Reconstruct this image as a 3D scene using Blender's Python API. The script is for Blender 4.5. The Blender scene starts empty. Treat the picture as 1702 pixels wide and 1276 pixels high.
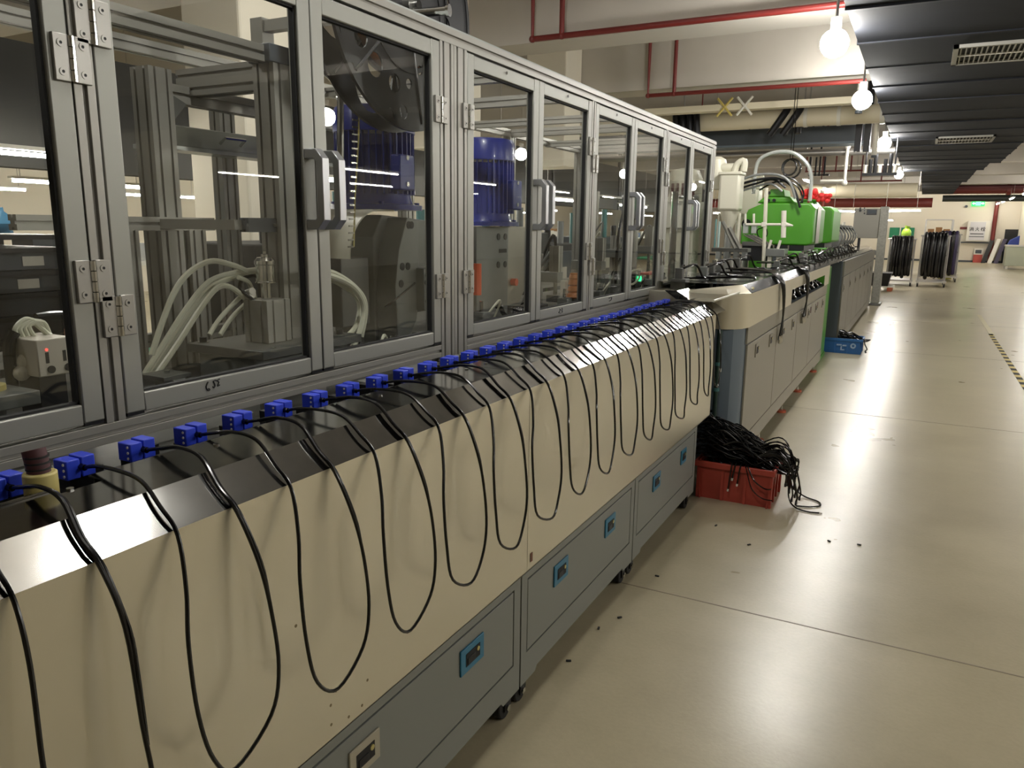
import bpy, bmesh, math, random
from mathutils import Vector as V, Matrix
random.seed(7)
sc = bpy.context.scene
COL = sc.collection
PI = math.pi

# ------------------------------------------------------------------ camera
F = 1268.0
H = 1.6
R3 = [V((0.88388818, 0.10482808, -0.45579904)), V((0.46755136, -0.17362287, 0.86674726)), V((0.01172231, -0.97921712, -0.20247572))]
cd = bpy.data.cameras.new('camera')
cam = bpy.data.objects.new('camera', cd)
COL.objects.link(cam)
cd.sensor_fit = 'HORIZONTAL'
cd.sensor_width = 36.0
cd.lens = 36.0 * F / 1702.0
cd.clip_start = 0.05
cd.clip_end = 200
mw = Matrix.Identity(4)
for i in range(3):
    mw[i][0] = R3[i][0]
    mw[i][1] = -R3[i][1]
    mw[i][2] = -R3[i][2]
mw[2][3] = H
cam.matrix_world = mw
sc.camera = cam


def at(px, py, **k):
    """a measured photograph point on a known world plane X=, Y= or Z="""
    r = V((px - 851.0, py - 638.0, F))
    d = V((R3[0].dot(r), R3[1].dot(r), R3[2].dot(r)))
    (ax, val), = k.items()
    i = 'XYZ'.index(ax)
    t = (val - (0, 0, H)[i]) / d[i]
    return V((0, 0, H)) + d * t


# ------------------------------------------------------------------ world, light, exposure
w = bpy.data.worlds.new('world')
sc.world = w
w.use_nodes = True
bg = w.node_tree.nodes['Background']
bg.inputs[0].default_value = (1.0, 0.96, 0.88, 1)
bg.inputs[1].default_value = 0.14
sc.view_settings.view_transform = 'Standard'
sc.view_settings.look = 'None'
sc.view_settings.gamma = 1
sc.view_settings.use_curve_mapping = False
sc.view_settings.exposure = 0.46
sc.cycles.use_denoising = True
sc.cycles.max_bounces = 10
sc.cycles.transparent_max_bounces = 24
sc.cycles.sample_clamp_indirect = 6.0
LAMP = 190.0        # radiance of the round high-bay bulbs
TUBE = 75.0         # radiance of the fluorescent tubes


# ------------------------------------------------------------------ materials
def lin(c):
    return tuple(((x / 255.0) / 12.92 if x / 255.0 <= 0.04045 else ((x / 255.0 + 0.055) / 1.055) ** 2.4) for x in c)


MATS = {}


def mat(name, rgb, rough=0.5, metal=0.0, noise=None, bump=0.0, scale=20.0, coat=0.0, emit=0.0, spec=0.5, stretch=None, rvar=0.0):
    if name in MATS:
        return MATS[name]
    m = bpy.data.materials.new(name)
    m.use_nodes = True
    nt = m.node_tree
    b = nt.nodes['Principled BSDF']
    c = lin(rgb)
    b.inputs['Base Color'].default_value = (*c, 1)
    b.inputs['Roughness'].default_value = rough
    b.inputs['Metallic'].default_value = metal
    b.inputs['Specular IOR Level'].default_value = spec
    b.inputs['Coat Weight'].default_value = coat
    if emit:
        b.inputs['Emission Color'].default_value = (*c, 1)
        b.inputs['Emission Strength'].default_value = emit
    if noise or bump or rvar:
        tc = nt.nodes.new('ShaderNodeTexCoord')
        mp = nt.nodes.new('ShaderNodeMapping')
        if stretch:
            mp.inputs['Scale'].default_value = stretch
        nz = nt.nodes.new('ShaderNodeTexNoise')
        nz.inputs['Scale'].default_value = scale
        nz.inputs['Detail'].default_value = 5
        nt.links.new(tc.outputs['Object'], mp.inputs[0])
        nt.links.new(mp.outputs[0], nz.inputs['Vector'])
        if noise:
            mx = nt.nodes.new('ShaderNodeMix')
            mx.data_type = 'RGBA'
            c2 = lin(noise)
            mx.inputs[6].default_value = (*c, 1)
            mx.inputs[7].default_value = (*c2, 1)
            rp = nt.nodes.new('ShaderNodeMapRange')
            rp.inputs[1].default_value = 0.14
            rp.inputs[2].default_value = 0.68
            nt.links.new(nz.outputs[0], rp.inputs[0])
            nt.links.new(rp.outputs[0], mx.inputs[0])
            nt.links.new(mx.outputs[2], b.inputs['Base Color'])
        if rvar:
            rp2 = nt.nodes.new('ShaderNodeMapRange')
            rp2.inputs[1].default_value = 0.3
            rp2.inputs[2].default_value = 0.7
            rp2.inputs[3].default_value = rough - rvar
            rp2.inputs[4].default_value = rough + rvar
            nt.links.new(nz.outputs[0], rp2.inputs[0])
            nt.links.new(rp2.outputs[0], b.inputs['Roughness'])
        if bump:
            bp = nt.nodes.new('ShaderNodeBump')
            bp.inputs['Strength'].default_value = bump
            bp.inputs['Distance'].default_value = 0.01
            nt.links.new(nz.outputs[0], bp.inputs['Height'])
            nt.links.new(bp.outputs[0], b.inputs['Normal'])
    MATS[name] = m
    return m


def glass_mat():
    m = bpy.data.materials.new('clear_pane')
    m.use_nodes = True
    nt = m.node_tree
    nt.nodes.clear()
    o = nt.nodes.new('ShaderNodeOutputMaterial')
    tr = nt.nodes.new('ShaderNodeBsdfTransparent')
    tr.inputs[0].default_value = (0.97, 0.98, 0.97, 1)
    gl = nt.nodes.new('ShaderNodeBsdfGlossy')
    gl.inputs['Roughness'].default_value = 0.0
    fr = nt.nodes.new('ShaderNodeLayerWeight')
    fr.inputs[0].default_value = 0.5
    pw = nt.nodes.new('ShaderNodeMath')
    pw.operation = 'POWER'
    pw.inputs[1].default_value = 5.0
    mul = nt.nodes.new('ShaderNodeMath')
    mul.operation = 'MULTIPLY_ADD'
    mul.inputs[1].default_value = 0.95
    mul.inputs[2].default_value = 0.045
    nt.links.new(fr.outputs['Facing'], pw.inputs[0])
    mx = nt.nodes.new('ShaderNodeMixShader')
    nt.links.new(pw.outputs[0], mul.inputs[0])
    nt.links.new(mul.outputs[0], mx.inputs[0])
    nt.links.new(tr.outputs[0], mx.inputs[1])
    nt.links.new(gl.outputs[0], mx.inputs[2])
    nt.links.new(mx.outputs[0], o.inputs[0])
    return m


def floor_mat():
    m = bpy.data.materials.new('polished_concrete')
    m.use_nodes = True
    nt = m.node_tree
    b = nt.nodes['Principled BSDF']
    tc = nt.nodes.new('ShaderNodeTexCoord')
    n1 = nt.nodes.new('ShaderNodeTexNoise')
    n1.inputs['Scale'].default_value = 1.3
    n1.inputs['Detail'].default_value = 4
    n1.inputs['Roughness'].default_value = 0.65
    n2 = nt.nodes.new('ShaderNodeTexNoise')
    n2.inputs['Scale'].default_value = 60
    n2.inputs['Detail'].default_value = 4
    nt.links.new(tc.outputs['Object'], n1.inputs['Vector'])
    nt.links.new(tc.outputs['Object'], n2.inputs['Vector'])
    ramp = nt.nodes.new('ShaderNodeValToRGB')
    ramp.color_ramp.elements[0].position = 0.15
    ramp.color_ramp.elements[0].color = (*lin((152, 142, 116)), 1)
    ramp.color_ramp.elements[1].position = 0.85
    ramp.color_ramp.elements[1].color = (*lin((184, 174, 146)), 1)
    nt.links.new(n1.outputs[0], ramp.inputs[0])
    fl_ = nt.nodes.new('ShaderNodeMapRange')
    fl_.inputs[1].default_value = 0.30
    fl_.inputs[2].default_value = 0.62
    fl_.inputs[3].default_value = 0.97
    fl_.inputs[4].default_value = 1.02
    nt.links.new(n2.outputs[0], fl_.inputs[0])
    sc_ = nt.nodes.new('ShaderNodeVectorMath')
    sc_.operation = 'SCALE'
    nt.links.new(ramp.outputs[0], sc_.inputs[0])
    nt.links.new(fl_.outputs[0], sc_.inputs['Scale'])
    nt.links.new(sc_.outputs[0], b.inputs['Base Color'])
    rr = nt.nodes.new('ShaderNodeMapRange')
    rr.inputs[3].default_value = 0.24
    rr.inputs[4].default_value = 0.34
    nt.links.new(n1.outputs[0], rr.inputs[0])
    nt.links.new(rr.outputs[0], b.inputs['Roughness'])
    bp = nt.nodes.new('ShaderNodeBump')
    bp.inputs['Strength'].default_value = 0.12
    bp.inputs['Distance'].default_value = 0.004
    nt.links.new(n2.outputs[0], bp.inputs['Height'])
    nt.links.new(bp.outputs[0], b.inputs['Normal'])
    return m


M_FLOOR = floor_mat()
M_GLASS = glass_mat()
M_ALU = mat('brushed_aluminium', (178, 176, 168), 0.34, 1.0, stretch=(30, 30, 1.0), scale=6, rvar=0.05)
M_ALUX = mat('extruded_aluminium', (152, 150, 143), 0.42, 0.6)
M_DOOR = mat('satin_door_aluminium', (150, 150, 143), 0.45, 0.6)
M_STEEL = mat('galvanised_sheet_steel', (222, 216, 196), 0.33, 0.85)
M_TOPSTEEL = mat('folded_sheet_steel', (140, 139, 136), 0.13, 1.0, noise=(128, 127, 124), scale=18, rvar=0.02)
M_CAB = mat('grey_powder_coat', (124, 126, 120), 0.45)
M_CAB2 = mat('beige_grey_powder_coat', (132, 127, 112), 0.38)
M_BLUEGREY = mat('blue_grey_paint', (98, 110, 120), 0.5)
M_DARKGREY = mat('dark_grey_paint', (62, 68, 74), 0.5)
M_GAP = mat('recess_shade_and_black', (24, 24, 24), 0.7)  # near-black: painted-in shade for slots, sockets and doorway; plain black on tape and board
M_BLACK = mat('black_plastic', (20, 20, 22), 0.35)
M_CABLE = mat('black_cable_jacket', (9, 8, 8), 0.24)
M_RUBBER = mat('black_rubber', (22, 22, 22), 0.7)
M_CHROME = mat('bright_steel', (205, 205, 202), 0.14, 1.0)
M_SCREW = mat('screw_steel', (158, 156, 150), 0.38, 0.7)
M_DSTEEL = mat('dark_machined_steel', (108, 108, 103), 0.4, 0.55, noise=(94, 94, 91), scale=12)
M_MSTEEL = mat('machined_steel_plate', (132, 134, 130), 0.4, 0.4, noise=(118, 120, 117), scale=8)
M_OXIDE = mat('black_oxide_steel', (40, 40, 42), 0.42, 0.6)
M_BLUE = mat('blue_clamp_plastic', (42, 66, 205), 0.38)
M_MOTOR = mat('blue_motor_enamel', (24, 44, 140), 0.3, coat=0.3)
M_LATCH = mat('blue_film_latch', (38, 110, 140), 0.35)
M_LATCHB = mat('beige_film_latch', (165, 158, 138), 0.4)
M_GREEN = mat('bright_green_enamel', (72, 140, 36), 0.4)
M_WHITE = mat('white_paint', (214, 210, 198), 0.5)
M_CREAM = mat('cream_enamel', (205, 202, 184), 0.4)
M_WALL = mat('off_white_plaster', (212, 205, 190), 0.9, noise=(212, 204, 186), scale=2)
M_CEIL = mat('painted_concrete', (186, 180, 170), 0.95, noise=(176, 170, 160), scale=1.5)
M_DUCT = mat('black_duct_insulation', (30, 32, 38), 0.8, noise=(24, 26, 31), scale=3, spec=0.2)
M_DUCTLIP = mat('duct_flange', (36, 38, 44), 0.75, spec=0.2)
M_RED = mat('fire_pipe_red', (100, 27, 22), 0.5)
M_CRATE = mat('red_crate_plastic', (178, 74, 60), 0.42, noise=(160, 62, 50), scale=5)
M_BCRATE = mat('blue_crate_plastic', (40, 92, 150), 0.42)
M_HOSE = mat('white_air_hose', (206, 206, 186), 0.4)
M_HOSEG = mat('grey_hose', (120, 122, 120), 0.4)
M_PIPEW = mat('cream_pipe_lagging', (214, 204, 178), 0.6)
M_PIPEG = mat('galvanised_pipe', (168, 164, 158), 0.35, 0.9)
M_DARK = mat('dark_sheet_and_cabinet_grey', (46, 46, 44), 0.8)  # dark grey of the added hall sheet and filler cabinets
M_TRAY = mat('dark_grey_tray', (50, 54, 58), 0.5)
M_TRAYL = mat('pale_tray_label', (170, 165, 152), 0.6)
M_BAG = mat('blue_plastic_bag', (70, 140, 180), 0.25)
M_CARD = mat('brown_cardboard', (150, 110, 70), 0.8)
M_BULB = mat('lit_bulb', (255, 252, 246), emit=LAMP)
M_TUBE = mat('lit_tube', (255, 250, 240), emit=TUBE)
M_EXIT = mat('lit_exit_green', (40, 220, 90), emit=1.6)
M_EXITW = mat('lit_exit_white', (220, 255, 225), emit=2.0)
M_LEDG = mat('lit_green_led', (40, 235, 130), emit=3.0)
M_LEDR = mat('lit_red_led', (255, 70, 60), emit=2.0)
M_INK = mat('black_marker_ink', (14, 14, 14), 0.6)
M_BRASS = mat('pale_resin', (190, 176, 110), 0.4)
M_COPPER = mat('copper_terminal_strip', (176, 104, 60), 0.35, 0.8)
M_MAROON = mat('maroon_braid', (70, 32, 36), 0.6)
M_SKIN = mat('skin', (206, 150, 120), 0.5)
M_HAIR = mat('black_hair', (24, 20, 18), 0.5)
M_SHIRTG = mat('green_shirt', (130, 160, 100), 0.8)
M_SHIRTP = mat('pink_shirt', (214, 130, 120), 0.8)
M_TROUS = mat('dark_trousers', (40, 42, 50), 0.8)
M_CLEAR = mat('frosted_acrylic', (172, 176, 172), 0.25, 0.2)
M_ORANGE = mat('orange_plastic', (214, 84, 40), 0.4)
M_YELLOW = mat('yellow_tape', (196, 176, 96), 0.5)
M_LIME = mat('lime_plastic', (166, 206, 60), 0.4)
M_BOARDG = mat('green_board', (30, 120, 84), 0.6)
M_TEAL = mat('teal_paint', (70, 120, 120), 0.4)
M_OLIVE = mat('olive_fabric', (140, 134, 60), 0.8)
M_PURPLE = mat('dark_purple_cable', (38, 28, 58), 0.4)
M_SCREEN = mat('dark_screen', (52, 58, 64), 0.15)


# ------------------------------------------------------------------ mesh building
class MB:
    def __init__(self):
        self.bm = bmesh.new()

    def box(self, a, b):
        x0, x1 = sorted((a[0], b[0]))
        y0, y1 = sorted((a[1], b[1]))
        z0, z1 = sorted((a[2], b[2]))
        return self.hexa([(x0, y0, z0), (x1, y0, z0), (x1, y1, z0), (x0, y1, z0), (x0, y0, z1), (x1, y0, z1), (x1, y1, z1), (x0, y1, z1)])

    def hexa(self, p):
        v = [self.bm.verts.new(q) for q in p]
        for f in ((3, 2, 1, 0), (4, 5, 6, 7), (0, 1, 5, 4), (1, 2, 6, 5), (2, 3, 7, 6), (3, 0, 4, 7)):
            self.bm.faces.new([v[i] for i in f])
        return self

    def cbox(self, c, s, rz=0.0, M=None):
        hx, hy, hz = s[0] / 2, s[1] / 2, s[2] / 2
        m = M or Matrix.Rotation(rz, 3, 'Z')
        c = V(c)
        return self.hexa([c + m @ V(q) for q in ((-hx, -hy, -hz), (hx, -hy, -hz), (hx, hy, -hz), (-hx, hy, -hz), (-hx, -hy, hz), (hx, -hy, hz), (hx, hy, hz), (-hx, hy, hz))])

    def cyl(self, p, q, r, seg=16, r2=None):
        p, q = V(p), V(q)
        d = (q - p).normalized()
        u = d.orthogonal().normalized()
        v = d.cross(u)
        r2 = r if r2 is None else r2
        a, b = [], []
        for i in range(seg):
            t = 2 * PI * i / seg
            o = u * math.cos(t) + v * math.sin(t)
            a.append(self.bm.verts.new(p + o * r))
            b.append(self.bm.verts.new(q + o * r2))
        for i in range(seg):
            j = (i + 1) % seg
            self.bm.faces.new((a[i], a[j], b[j], b[i]))
        self.bm.faces.new(a[::-1])
        self.bm.faces.new(b)
        return self

    def ring(self, p, q, r, ri, seg=24):
        """a hollow cylinder"""
        p, q = V(p), V(q)
        d = (q - p).normalized()
        u = d.orthogonal().normalized()
        v = d.cross(u)
        L = []
        for c, rr in ((p, r), (q, r), (q, ri), (p, ri)):
            L.append([self.bm.verts.new(c + (u * math.cos(2 * PI * i / seg) + v * math.sin(2 * PI * i / seg)) * rr) for i in range(seg)])
        for k in range(4):
            a, b = L[k], L[(k + 1) % 4]
            for i in range(seg):
                j = (i + 1) % seg
                self.bm.faces.new((a[i], a[j], b[j], b[i]))
        return self

    def tube(self, pts, r, seg=8, smooth=0, closed=False):
        pts = [V(p) for p in pts]
        if smooth:
            pts = spline(pts, smooth, closed)
        n = len(pts)
        rings = []
        u = None
        for i in range(n):
            if closed:
                d = pts[(i + 1) % n] - pts[i - 1]
            else:
                d = pts[min(i + 1, n - 1)] - pts[max(i - 1, 0)]
            if d.length < 1e-9:
                d = V((0, 0, 1))
            d.normalize()
            if u is None:
                u = d.orthogonal().normalized()
            u = u - d * u.dot(d)
            if u.length < 1e-6:
                u = d.orthogonal()
            u.normalize()
            v = d.cross(u)
            rr = r[i] if isinstance(r, (list, tuple)) else r
            rings.append([self.bm.verts.new(pts[i] + (u * math.cos(2 * PI * k / seg) + v * math.sin(2 * PI * k / seg)) * rr) for k in range(seg)])
        for i in range(n if closed else n - 1):
            a, b = rings[i], rings[(i + 1) % n]
            for k in range(seg):
                j = (k + 1) % seg
                self.bm.faces.new((a[k], a[j], b[j], b[k]))
        if not closed:
            self.bm.faces.new(rings[0][::-1])
            self.bm.faces.new(rings[-1])
        return self

    def prism(self, poly, axis, a, b):
        """poly in the two other axes (cyclic order), swept along axis from a to b"""
        def p3(u, v, t):
            return {'X': (t, u, v), 'Y': (u, t, v), 'Z': (u, v, t)}[axis]
        A = [self.bm.verts.new(p3(u, v, a)) for u, v in poly]
        B = [self.bm.verts.new(p3(u, v, b)) for u, v in poly]
        n = len(poly)
        for i in range(n):
            j = (i + 1) % n
            self.bm.faces.new((A[i], A[j], B[j], B[i]))
        self.bm.faces.new(A[::-1])
        self.bm.faces.new(B)
        return self

    def lathe(self, prof, c, axis='Z', seg=20):
        c = V(c)
        rings = []
        for r, h in prof:
            row = []
            for i in range(seg):
                t = 2 * PI * i / seg
                x, y = r * math.cos(t), r * math.sin(t)
                q = {'Z': (x, y, h), 'X': (h, x, y), 'Y': (x, h, y)}[axis]
                row.append(self.bm.verts.new(c + V(q)))
            rings.append(row)
        for a, b in zip(rings, rings[1:]):
            for i in range(seg):
                j = (i + 1) % seg
                self.bm.faces.new((a[i], a[j], b[j], b[i]))
        self.bm.faces.new(rings[0][::-1])
        self.bm.faces.new(rings[-1])
        return self

    def ball(self, c, r, seg=12, sz=None):
        s = sz or (1, 1, 1)
        m = Matrix.Translation(V(c)) @ Matrix.Diagonal((r * s[0], r * s[1], r * s[2], 1))
        bmesh.ops.create_uvsphere(self.bm, u_segments=seg, v_segments=max(6, seg * 2 // 3), radius=1.0, matrix=m)
        return self

    def extrusion(self, axis, a, b, c, su, sv, nu=1, nv=1, slot=0.010, dep=0.009):
        """slotted aluminium profile: nu slots on the faces that run along u, nv on those along v"""
        hu, hv = su / 2, sv / 2
        pts = []

        def side(n, L, f):
            for i in range(n):
                m = -L + (i + 0.5) * 2 * L / n
                for t, d in ((m - slot / 2, 0), (m - slot / 2, dep), (m + slot / 2, dep), (m + slot / 2, 0)):
                    pts.append(f(t, d))
        pts.append((-hu, -hv))
        side(nu, hu, lambda t, d: (t, -hv + d))
        pts.append((hu, -hv))
        side(nv, hv, lambda t, d: (hu - d, t))
        pts.append((hu, hv))
        side(nu, hu, lambda t, d: (-t, hv - d))
        pts.append((-hu, hv))
        side(nv, hv, lambda t, d: (-hu + d, -t))
        return self.prism([(c[0] + u, c[1] + v) for u, v in pts], axis, a, b)

    def build(self, name, m, parent=None, bevel=0.0, smooth=30, **k):
        bmesh.ops.recalc_face_normals(self.bm, faces=self.bm.faces)
        if parent is not None:
            o = V((0, 0, 0))
            q = parent
            while q is not None:
                o += q.location
                q = q.parent
            bmesh.ops.translate(self.bm, verts=self.bm.verts, vec=-o)
        me = bpy.data.meshes.new(name)
        self.bm.to_mesh(me)
        self.bm.free()
        me.materials.append(m)
        if smooth:
            me.polygons.foreach_set('use_smooth', [True] * len(me.polygons))
            me.set_sharp_from_angle(angle=math.radians(smooth))
        ob = bpy.data.objects.new(name, me)
        COL.objects.link(ob)
        if parent is not None:
            ob.parent = parent
        if bevel:
            bv = ob.modifiers.new('edge', 'BEVEL')
            bv.width = bevel
            bv.segments = 2
            bv.limit_method = 'ANGLE'
            bv.angle_limit = math.radians(50)
        tag(ob, **k)
        return ob


def spline(pts, n, closed=False):
    out = []
    m = len(pts)
    rng = range(m) if closed else range(m - 1)
    for i in rng:
        if closed:
            p0, p1, p2, p3 = pts[i - 1], pts[i], pts[(i + 1) % m], pts[(i + 2) % m]
        else:
            p0, p1, p2, p3 = pts[max(i - 1, 0)], pts[i], pts[i + 1], pts[min(i + 2, m - 1)]
        for s in range(n):
            t = s / n
            out.append(0.5 * ((2 * p1) + (p2 - p0) * t + (2 * p0 - 5 * p1 + 4 * p2 - p3) * t * t + (3 * p1 - p0 - 3 * p2 + p3) * t ** 3))
    if not closed:
        out.append(pts[-1].copy())
    return out


def tag(o, label=None, cat=None, group=None, kind=None):
    if label:
        o['label'] = label
    if cat:
        o['category'] = cat
    if group:
        o['group'] = group
    if kind:
        o['kind'] = kind
    return o


def thing(name, loc, label, cat, group=None):
    o = bpy.data.objects.new(name, None)
    COL.objects.link(o)
    o.location = loc
    o.empty_display_size = 0.05
    return tag(o, label, cat, group)


def struct(mb, name, m, **k):
    return mb.build(name, m, kind='structure', **k)


def copy_tree(o, parent=None):
    c = o.copy()
    COL.objects.link(c)
    if parent is not None:
        c.parent = parent
    for ch in list(o.children):
        copy_tree(ch, c)
    return c


ORD = ('first second third fourth fifth sixth seventh eighth ninth tenth eleventh twelfth thirteenth fourteenth fifteenth sixteenth seventeenth eighteenth nineteenth '
       'twentieth twenty-first twenty-second twenty-third twenty-fourth twenty-fifth twenty-sixth twenty-seventh twenty-eighth twenty-ninth thirtieth thirty-first '
       'thirty-second thirty-third thirty-fourth').split()
#PART2
# ================================================================== SETTING
FLX0, FLX1, FLY0, FLY1 = -16.0, 16.0, -8.0, 48.0
fl = struct(MB().box((FLX0, FLY0, -0.2), (FLX1, FLY1, 0)), 'floor', M_FLOOR, smooth=0)
for y in (-1.0, 3.12, 7.27, 11.4, 15.5, 19.6, 23.7, 27.9, 32.0, 36.1):
    mb = MB().box((FLX0 + 4, y - 0.0035, -0.001), (FLX1 - 1, y + 0.0035, 0.001))
    mb.build('floor_joint', mat('joint_sealant', (128, 118, 100), 0.5), fl)
struct(MB().box((FLX0, FLY0, 4.7), (FLX1, FLY1 + 0.3, 4.9)), 'ceiling', M_CEIL, smooth=0)
for y in (1.6, 4.9, 8.2, 11.6, 15.9, 20.5, 25.5, 31.0, 37.0, 43.0):
    struct(MB().box((FLX0, y, 3.62 if y < 20 else 3.5), (FLX1, y + 0.55, 4.72)), 'beam', M_CEIL, smooth=0)
struct(MB().box((FLX0, FLY1, 0), (FLX1, FLY1 + 0.3, 4.8)), 'wall_far', M_WALL, smooth=0)
struct(MB().box((FLX0 - 0.3, FLY0, 0), (FLX0, FLY1, 4.8)), 'wall_left', M_WALL, smooth=0)
struct(MB().box((4.35, 38, 0), (4.75, 47.99, 4.7)), 'wall_right', M_WALL, smooth=0)
struct(MB().box((FLX1, FLY0, 0), (FLX1 + 0.3, FLY1, 4.8)), 'wall_right', M_WALL, smooth=0)
struct(MB().box((FLX0, FLY0 - 0.3, 0), (FLX1, FLY0, 4.8)), 'wall_near', M_WALL, smooth=0)
for y in (4.7, 7.9, 11.0):
    struct(MB().box((-5.6, y, 0 if y < 5 else 2.5), (-4.94, y + 0.6, 4.7)), 'column', M_WALL, smooth=0, bevel=0.02)
struct(MB().box((FLX0, FLY1 - 0.02, 0), (FLX1, FLY1, 0.1)), 'baseboard_far', M_DARKGREY, smooth=0)
# added dark sheet standing in for the left hall's dark ceiling and ducts
struct(MB().box((-7.2, -2.0, 2.05), (-7.0, 28.5, 3.1)), 'wall_dark_sheet', M_DARK, smooth=0)
for y in (-1.0, 3.0, 7.0, 11.0, 15.0, 19.0, 23.0, 27.0):
    struct(MB().box((-7.03, y, 2.04), (-6.97, y + 0.08, 4.7)), 'trim_hanger', M_OXIDE, smooth=0)

# aisle tape
tape = thing('floor_tape', (1.12, 12, 0.0), 'yellow and black striped tape along the right side of the aisle floor', 'tape')
y = 5.0
while y < 14.0:
    MB().box((1.09, y, 0.001), (1.15, y + 0.16, 0.003)).build('yellow_stripe', M_YELLOW, tape, smooth=0)
    MB().box((1.09, y + 0.16, 0.001), (1.15, y + 0.32, 0.003)).build('black_stripe', M_GAP, tape, smooth=0)
    y += 0.32
MB().box((1.10, 14.1, 0.001), (1.17, 17.5, 0.003)).build('plain_strip', mat('faded_tape', (200, 192, 160), 0.5), tape, smooth=0)

# ================================================================== OVERHEAD
ZD = 3.3
duct = thing('air_duct', (0.4, 12, ZD), 'wide black insulated air duct under the ceiling above the aisle', 'duct')
y = -3.0
i = 0
while y < 40:
    L = 1.25 if y < 25 else 2.0
    x0, x1 = (-0.72, 1.52) if y < 22.5 else ((-0.7, 1.3) if y < 25.5 else (-0.24, 1.15 if y < 31 else 1.02))
    dz = (0.0, 0.012, 0.006)[i % 3]
    MB().box((x0, y, ZD + dz), (x1, y + L - 0.05, ZD + 0.5)).build('duct_section', M_DUCT, duct, smooth=0)
    MB().box((x0 - 0.012, y + L - 0.05, ZD - 0.006), (x1 + 0.012, y + L, ZD + 0.52)).build('duct_flange', M_DUCTLIP, duct, smooth=0)
    y += L
    i += 1
for j, (pc, nm) in enumerate((((1580, 110, 1700, 65), 'nearer white slotted air vent under the black duct'), ((1555, 232, 1618, 219), 'farther small white air vent under the black duct'))):
    a = at(pc[0], pc[1], Z=ZD - 0.03)
    b = at(pc[2], pc[3], Z=ZD - 0.03)
    x0, x1 = a.x, a.x + (0.78 if j == 0 else 0.95)
    y0, y1 = sorted((a.y, b.y + 0.15)) if j == 0 else (a.y - 0.2, a.y + 0.9)
    vt = thing('air_vent', ((x0 + x1) / 2, (y0 + y1) / 2, ZD), nm, 'vent', 'air vents on the duct')
    zb = ZD - 0.03
    fw = 0.045
    for q in (((x0, y0), (x1, y0 + fw)), ((x0, y1 - fw), (x1, y1)), ((x0, y0), (x0 + fw, y1)), ((x1 - fw, y0), (x1, y1))):
        MB().box((*q[0], zb), (*q[1], zb + 0.035)).build('vent_frame', mat('vent_grey', (150, 148, 140), 0.6), vt, smooth=0)
    MB().box((x0 + 0.01, y0 + 0.01, zb + 0.028), (x1 - 0.01, y1 - 0.01, zb + 0.034)).build('backing', M_GAP, vt, smooth=0)
    n = 16
    for k in range(n):
        xx = x0 + fw + (x1 - x0 - 2 * fw) * (k + 0.5) / n
        MB().cbox((xx, (y0 + y1) / 2, zb + 0.014), (0.012, y1 - y0 - 2 * fw, 0.02)).build('slat', mat('vent_grey', (150, 148, 140), 0.6), vt, smooth=0)
    MB().cbox(((x0 + x1) / 2, (y0 + y1) / 2, zb + 0.010), (x1 - x0 - 2 * fw, 0.02, 0.016)).build('cross_bar', M_WHITE, vt, smooth=0)

# round high-bay lamps
lamp_xy = [(1387, 72, 'nearest of the round high-bay lamps, glaring beside the black duct'), (1433, 166, 'second round high-bay lamp along the duct'),
           (1470, 238, 'third round high-bay lamp along the duct'), (1494, 290, 'fourth round high-bay lamp along the duct'), (1502, 315, 'farthest round high-bay lamp along the duct')]


def lamp(c, label, r=0.12):
    t = thing('high_bay_lamp', c, label, 'lamp', 'round lamps along the aisle')
    MB().ball(c, r, 14).build('bulb', M_BULB, t)
    MB().cyl(c + V((0, 0, r * 0.8)), c + V((0, 0, r + 0.09)), 0.045, 12).build('socket', M_WHITE, t)
    MB().cyl(c + V((0, 0, r + 0.09)), V((c.x, c.y, 4.7)), 0.012, 8).build('drop_rod', M_PIPEG, t)


for px, py, lb in lamp_xy:
    lamp(at(px, py, Z=3.2), lb)
lamp(V((-0.93, 1.85, 3.2)), 'round high-bay lamp over the near end of the cable bench', 0.09)
for k, y in enumerate((0.3, 2.6, 4.9)):  # unseen lamps added to brighten the inside of the enclosure
    lamp(V((-3.1, y, 3.4)), 'added fill lamp above the back of the enclosure, %s from the near end' % ORD[k], 0.075)
for k, y in enumerate((1.5, 5.0, 8.3, 14.0, 20.0, 27.0, 35.0)):
    lamp(V((4.2, y, 3.0)), 'round high-bay lamp on the row right of the duct, %s from the near end' % ORD[k])


def tube_light(a, b, label, group='hanging tube lights'):
    a, b = V(a), V(b)
    c = (a + b) / 2
    d = (b - a).normalized()
    t = thing('tube_light', c, label, 'light', group)
    MB().cyl(a, b, 0.016, 10).build('tube', M_TUBE, t)
    q = d.to_track_quat('X', 'Z').to_matrix()
    MB().cbox(c + V((0, 0, 0.045)), ((b - a).length + 0.06, 0.11, 0.03), M=q).build('reflector', M_WHITE, t)
    for e in (a + d * 0.1, b - d * 0.1):
        MB().cyl(e + V((0, 0, 0.05)), V((e.x, e.y, 4.7)), 0.006, 6).build('suspension', M_PIPEG, t)


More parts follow.
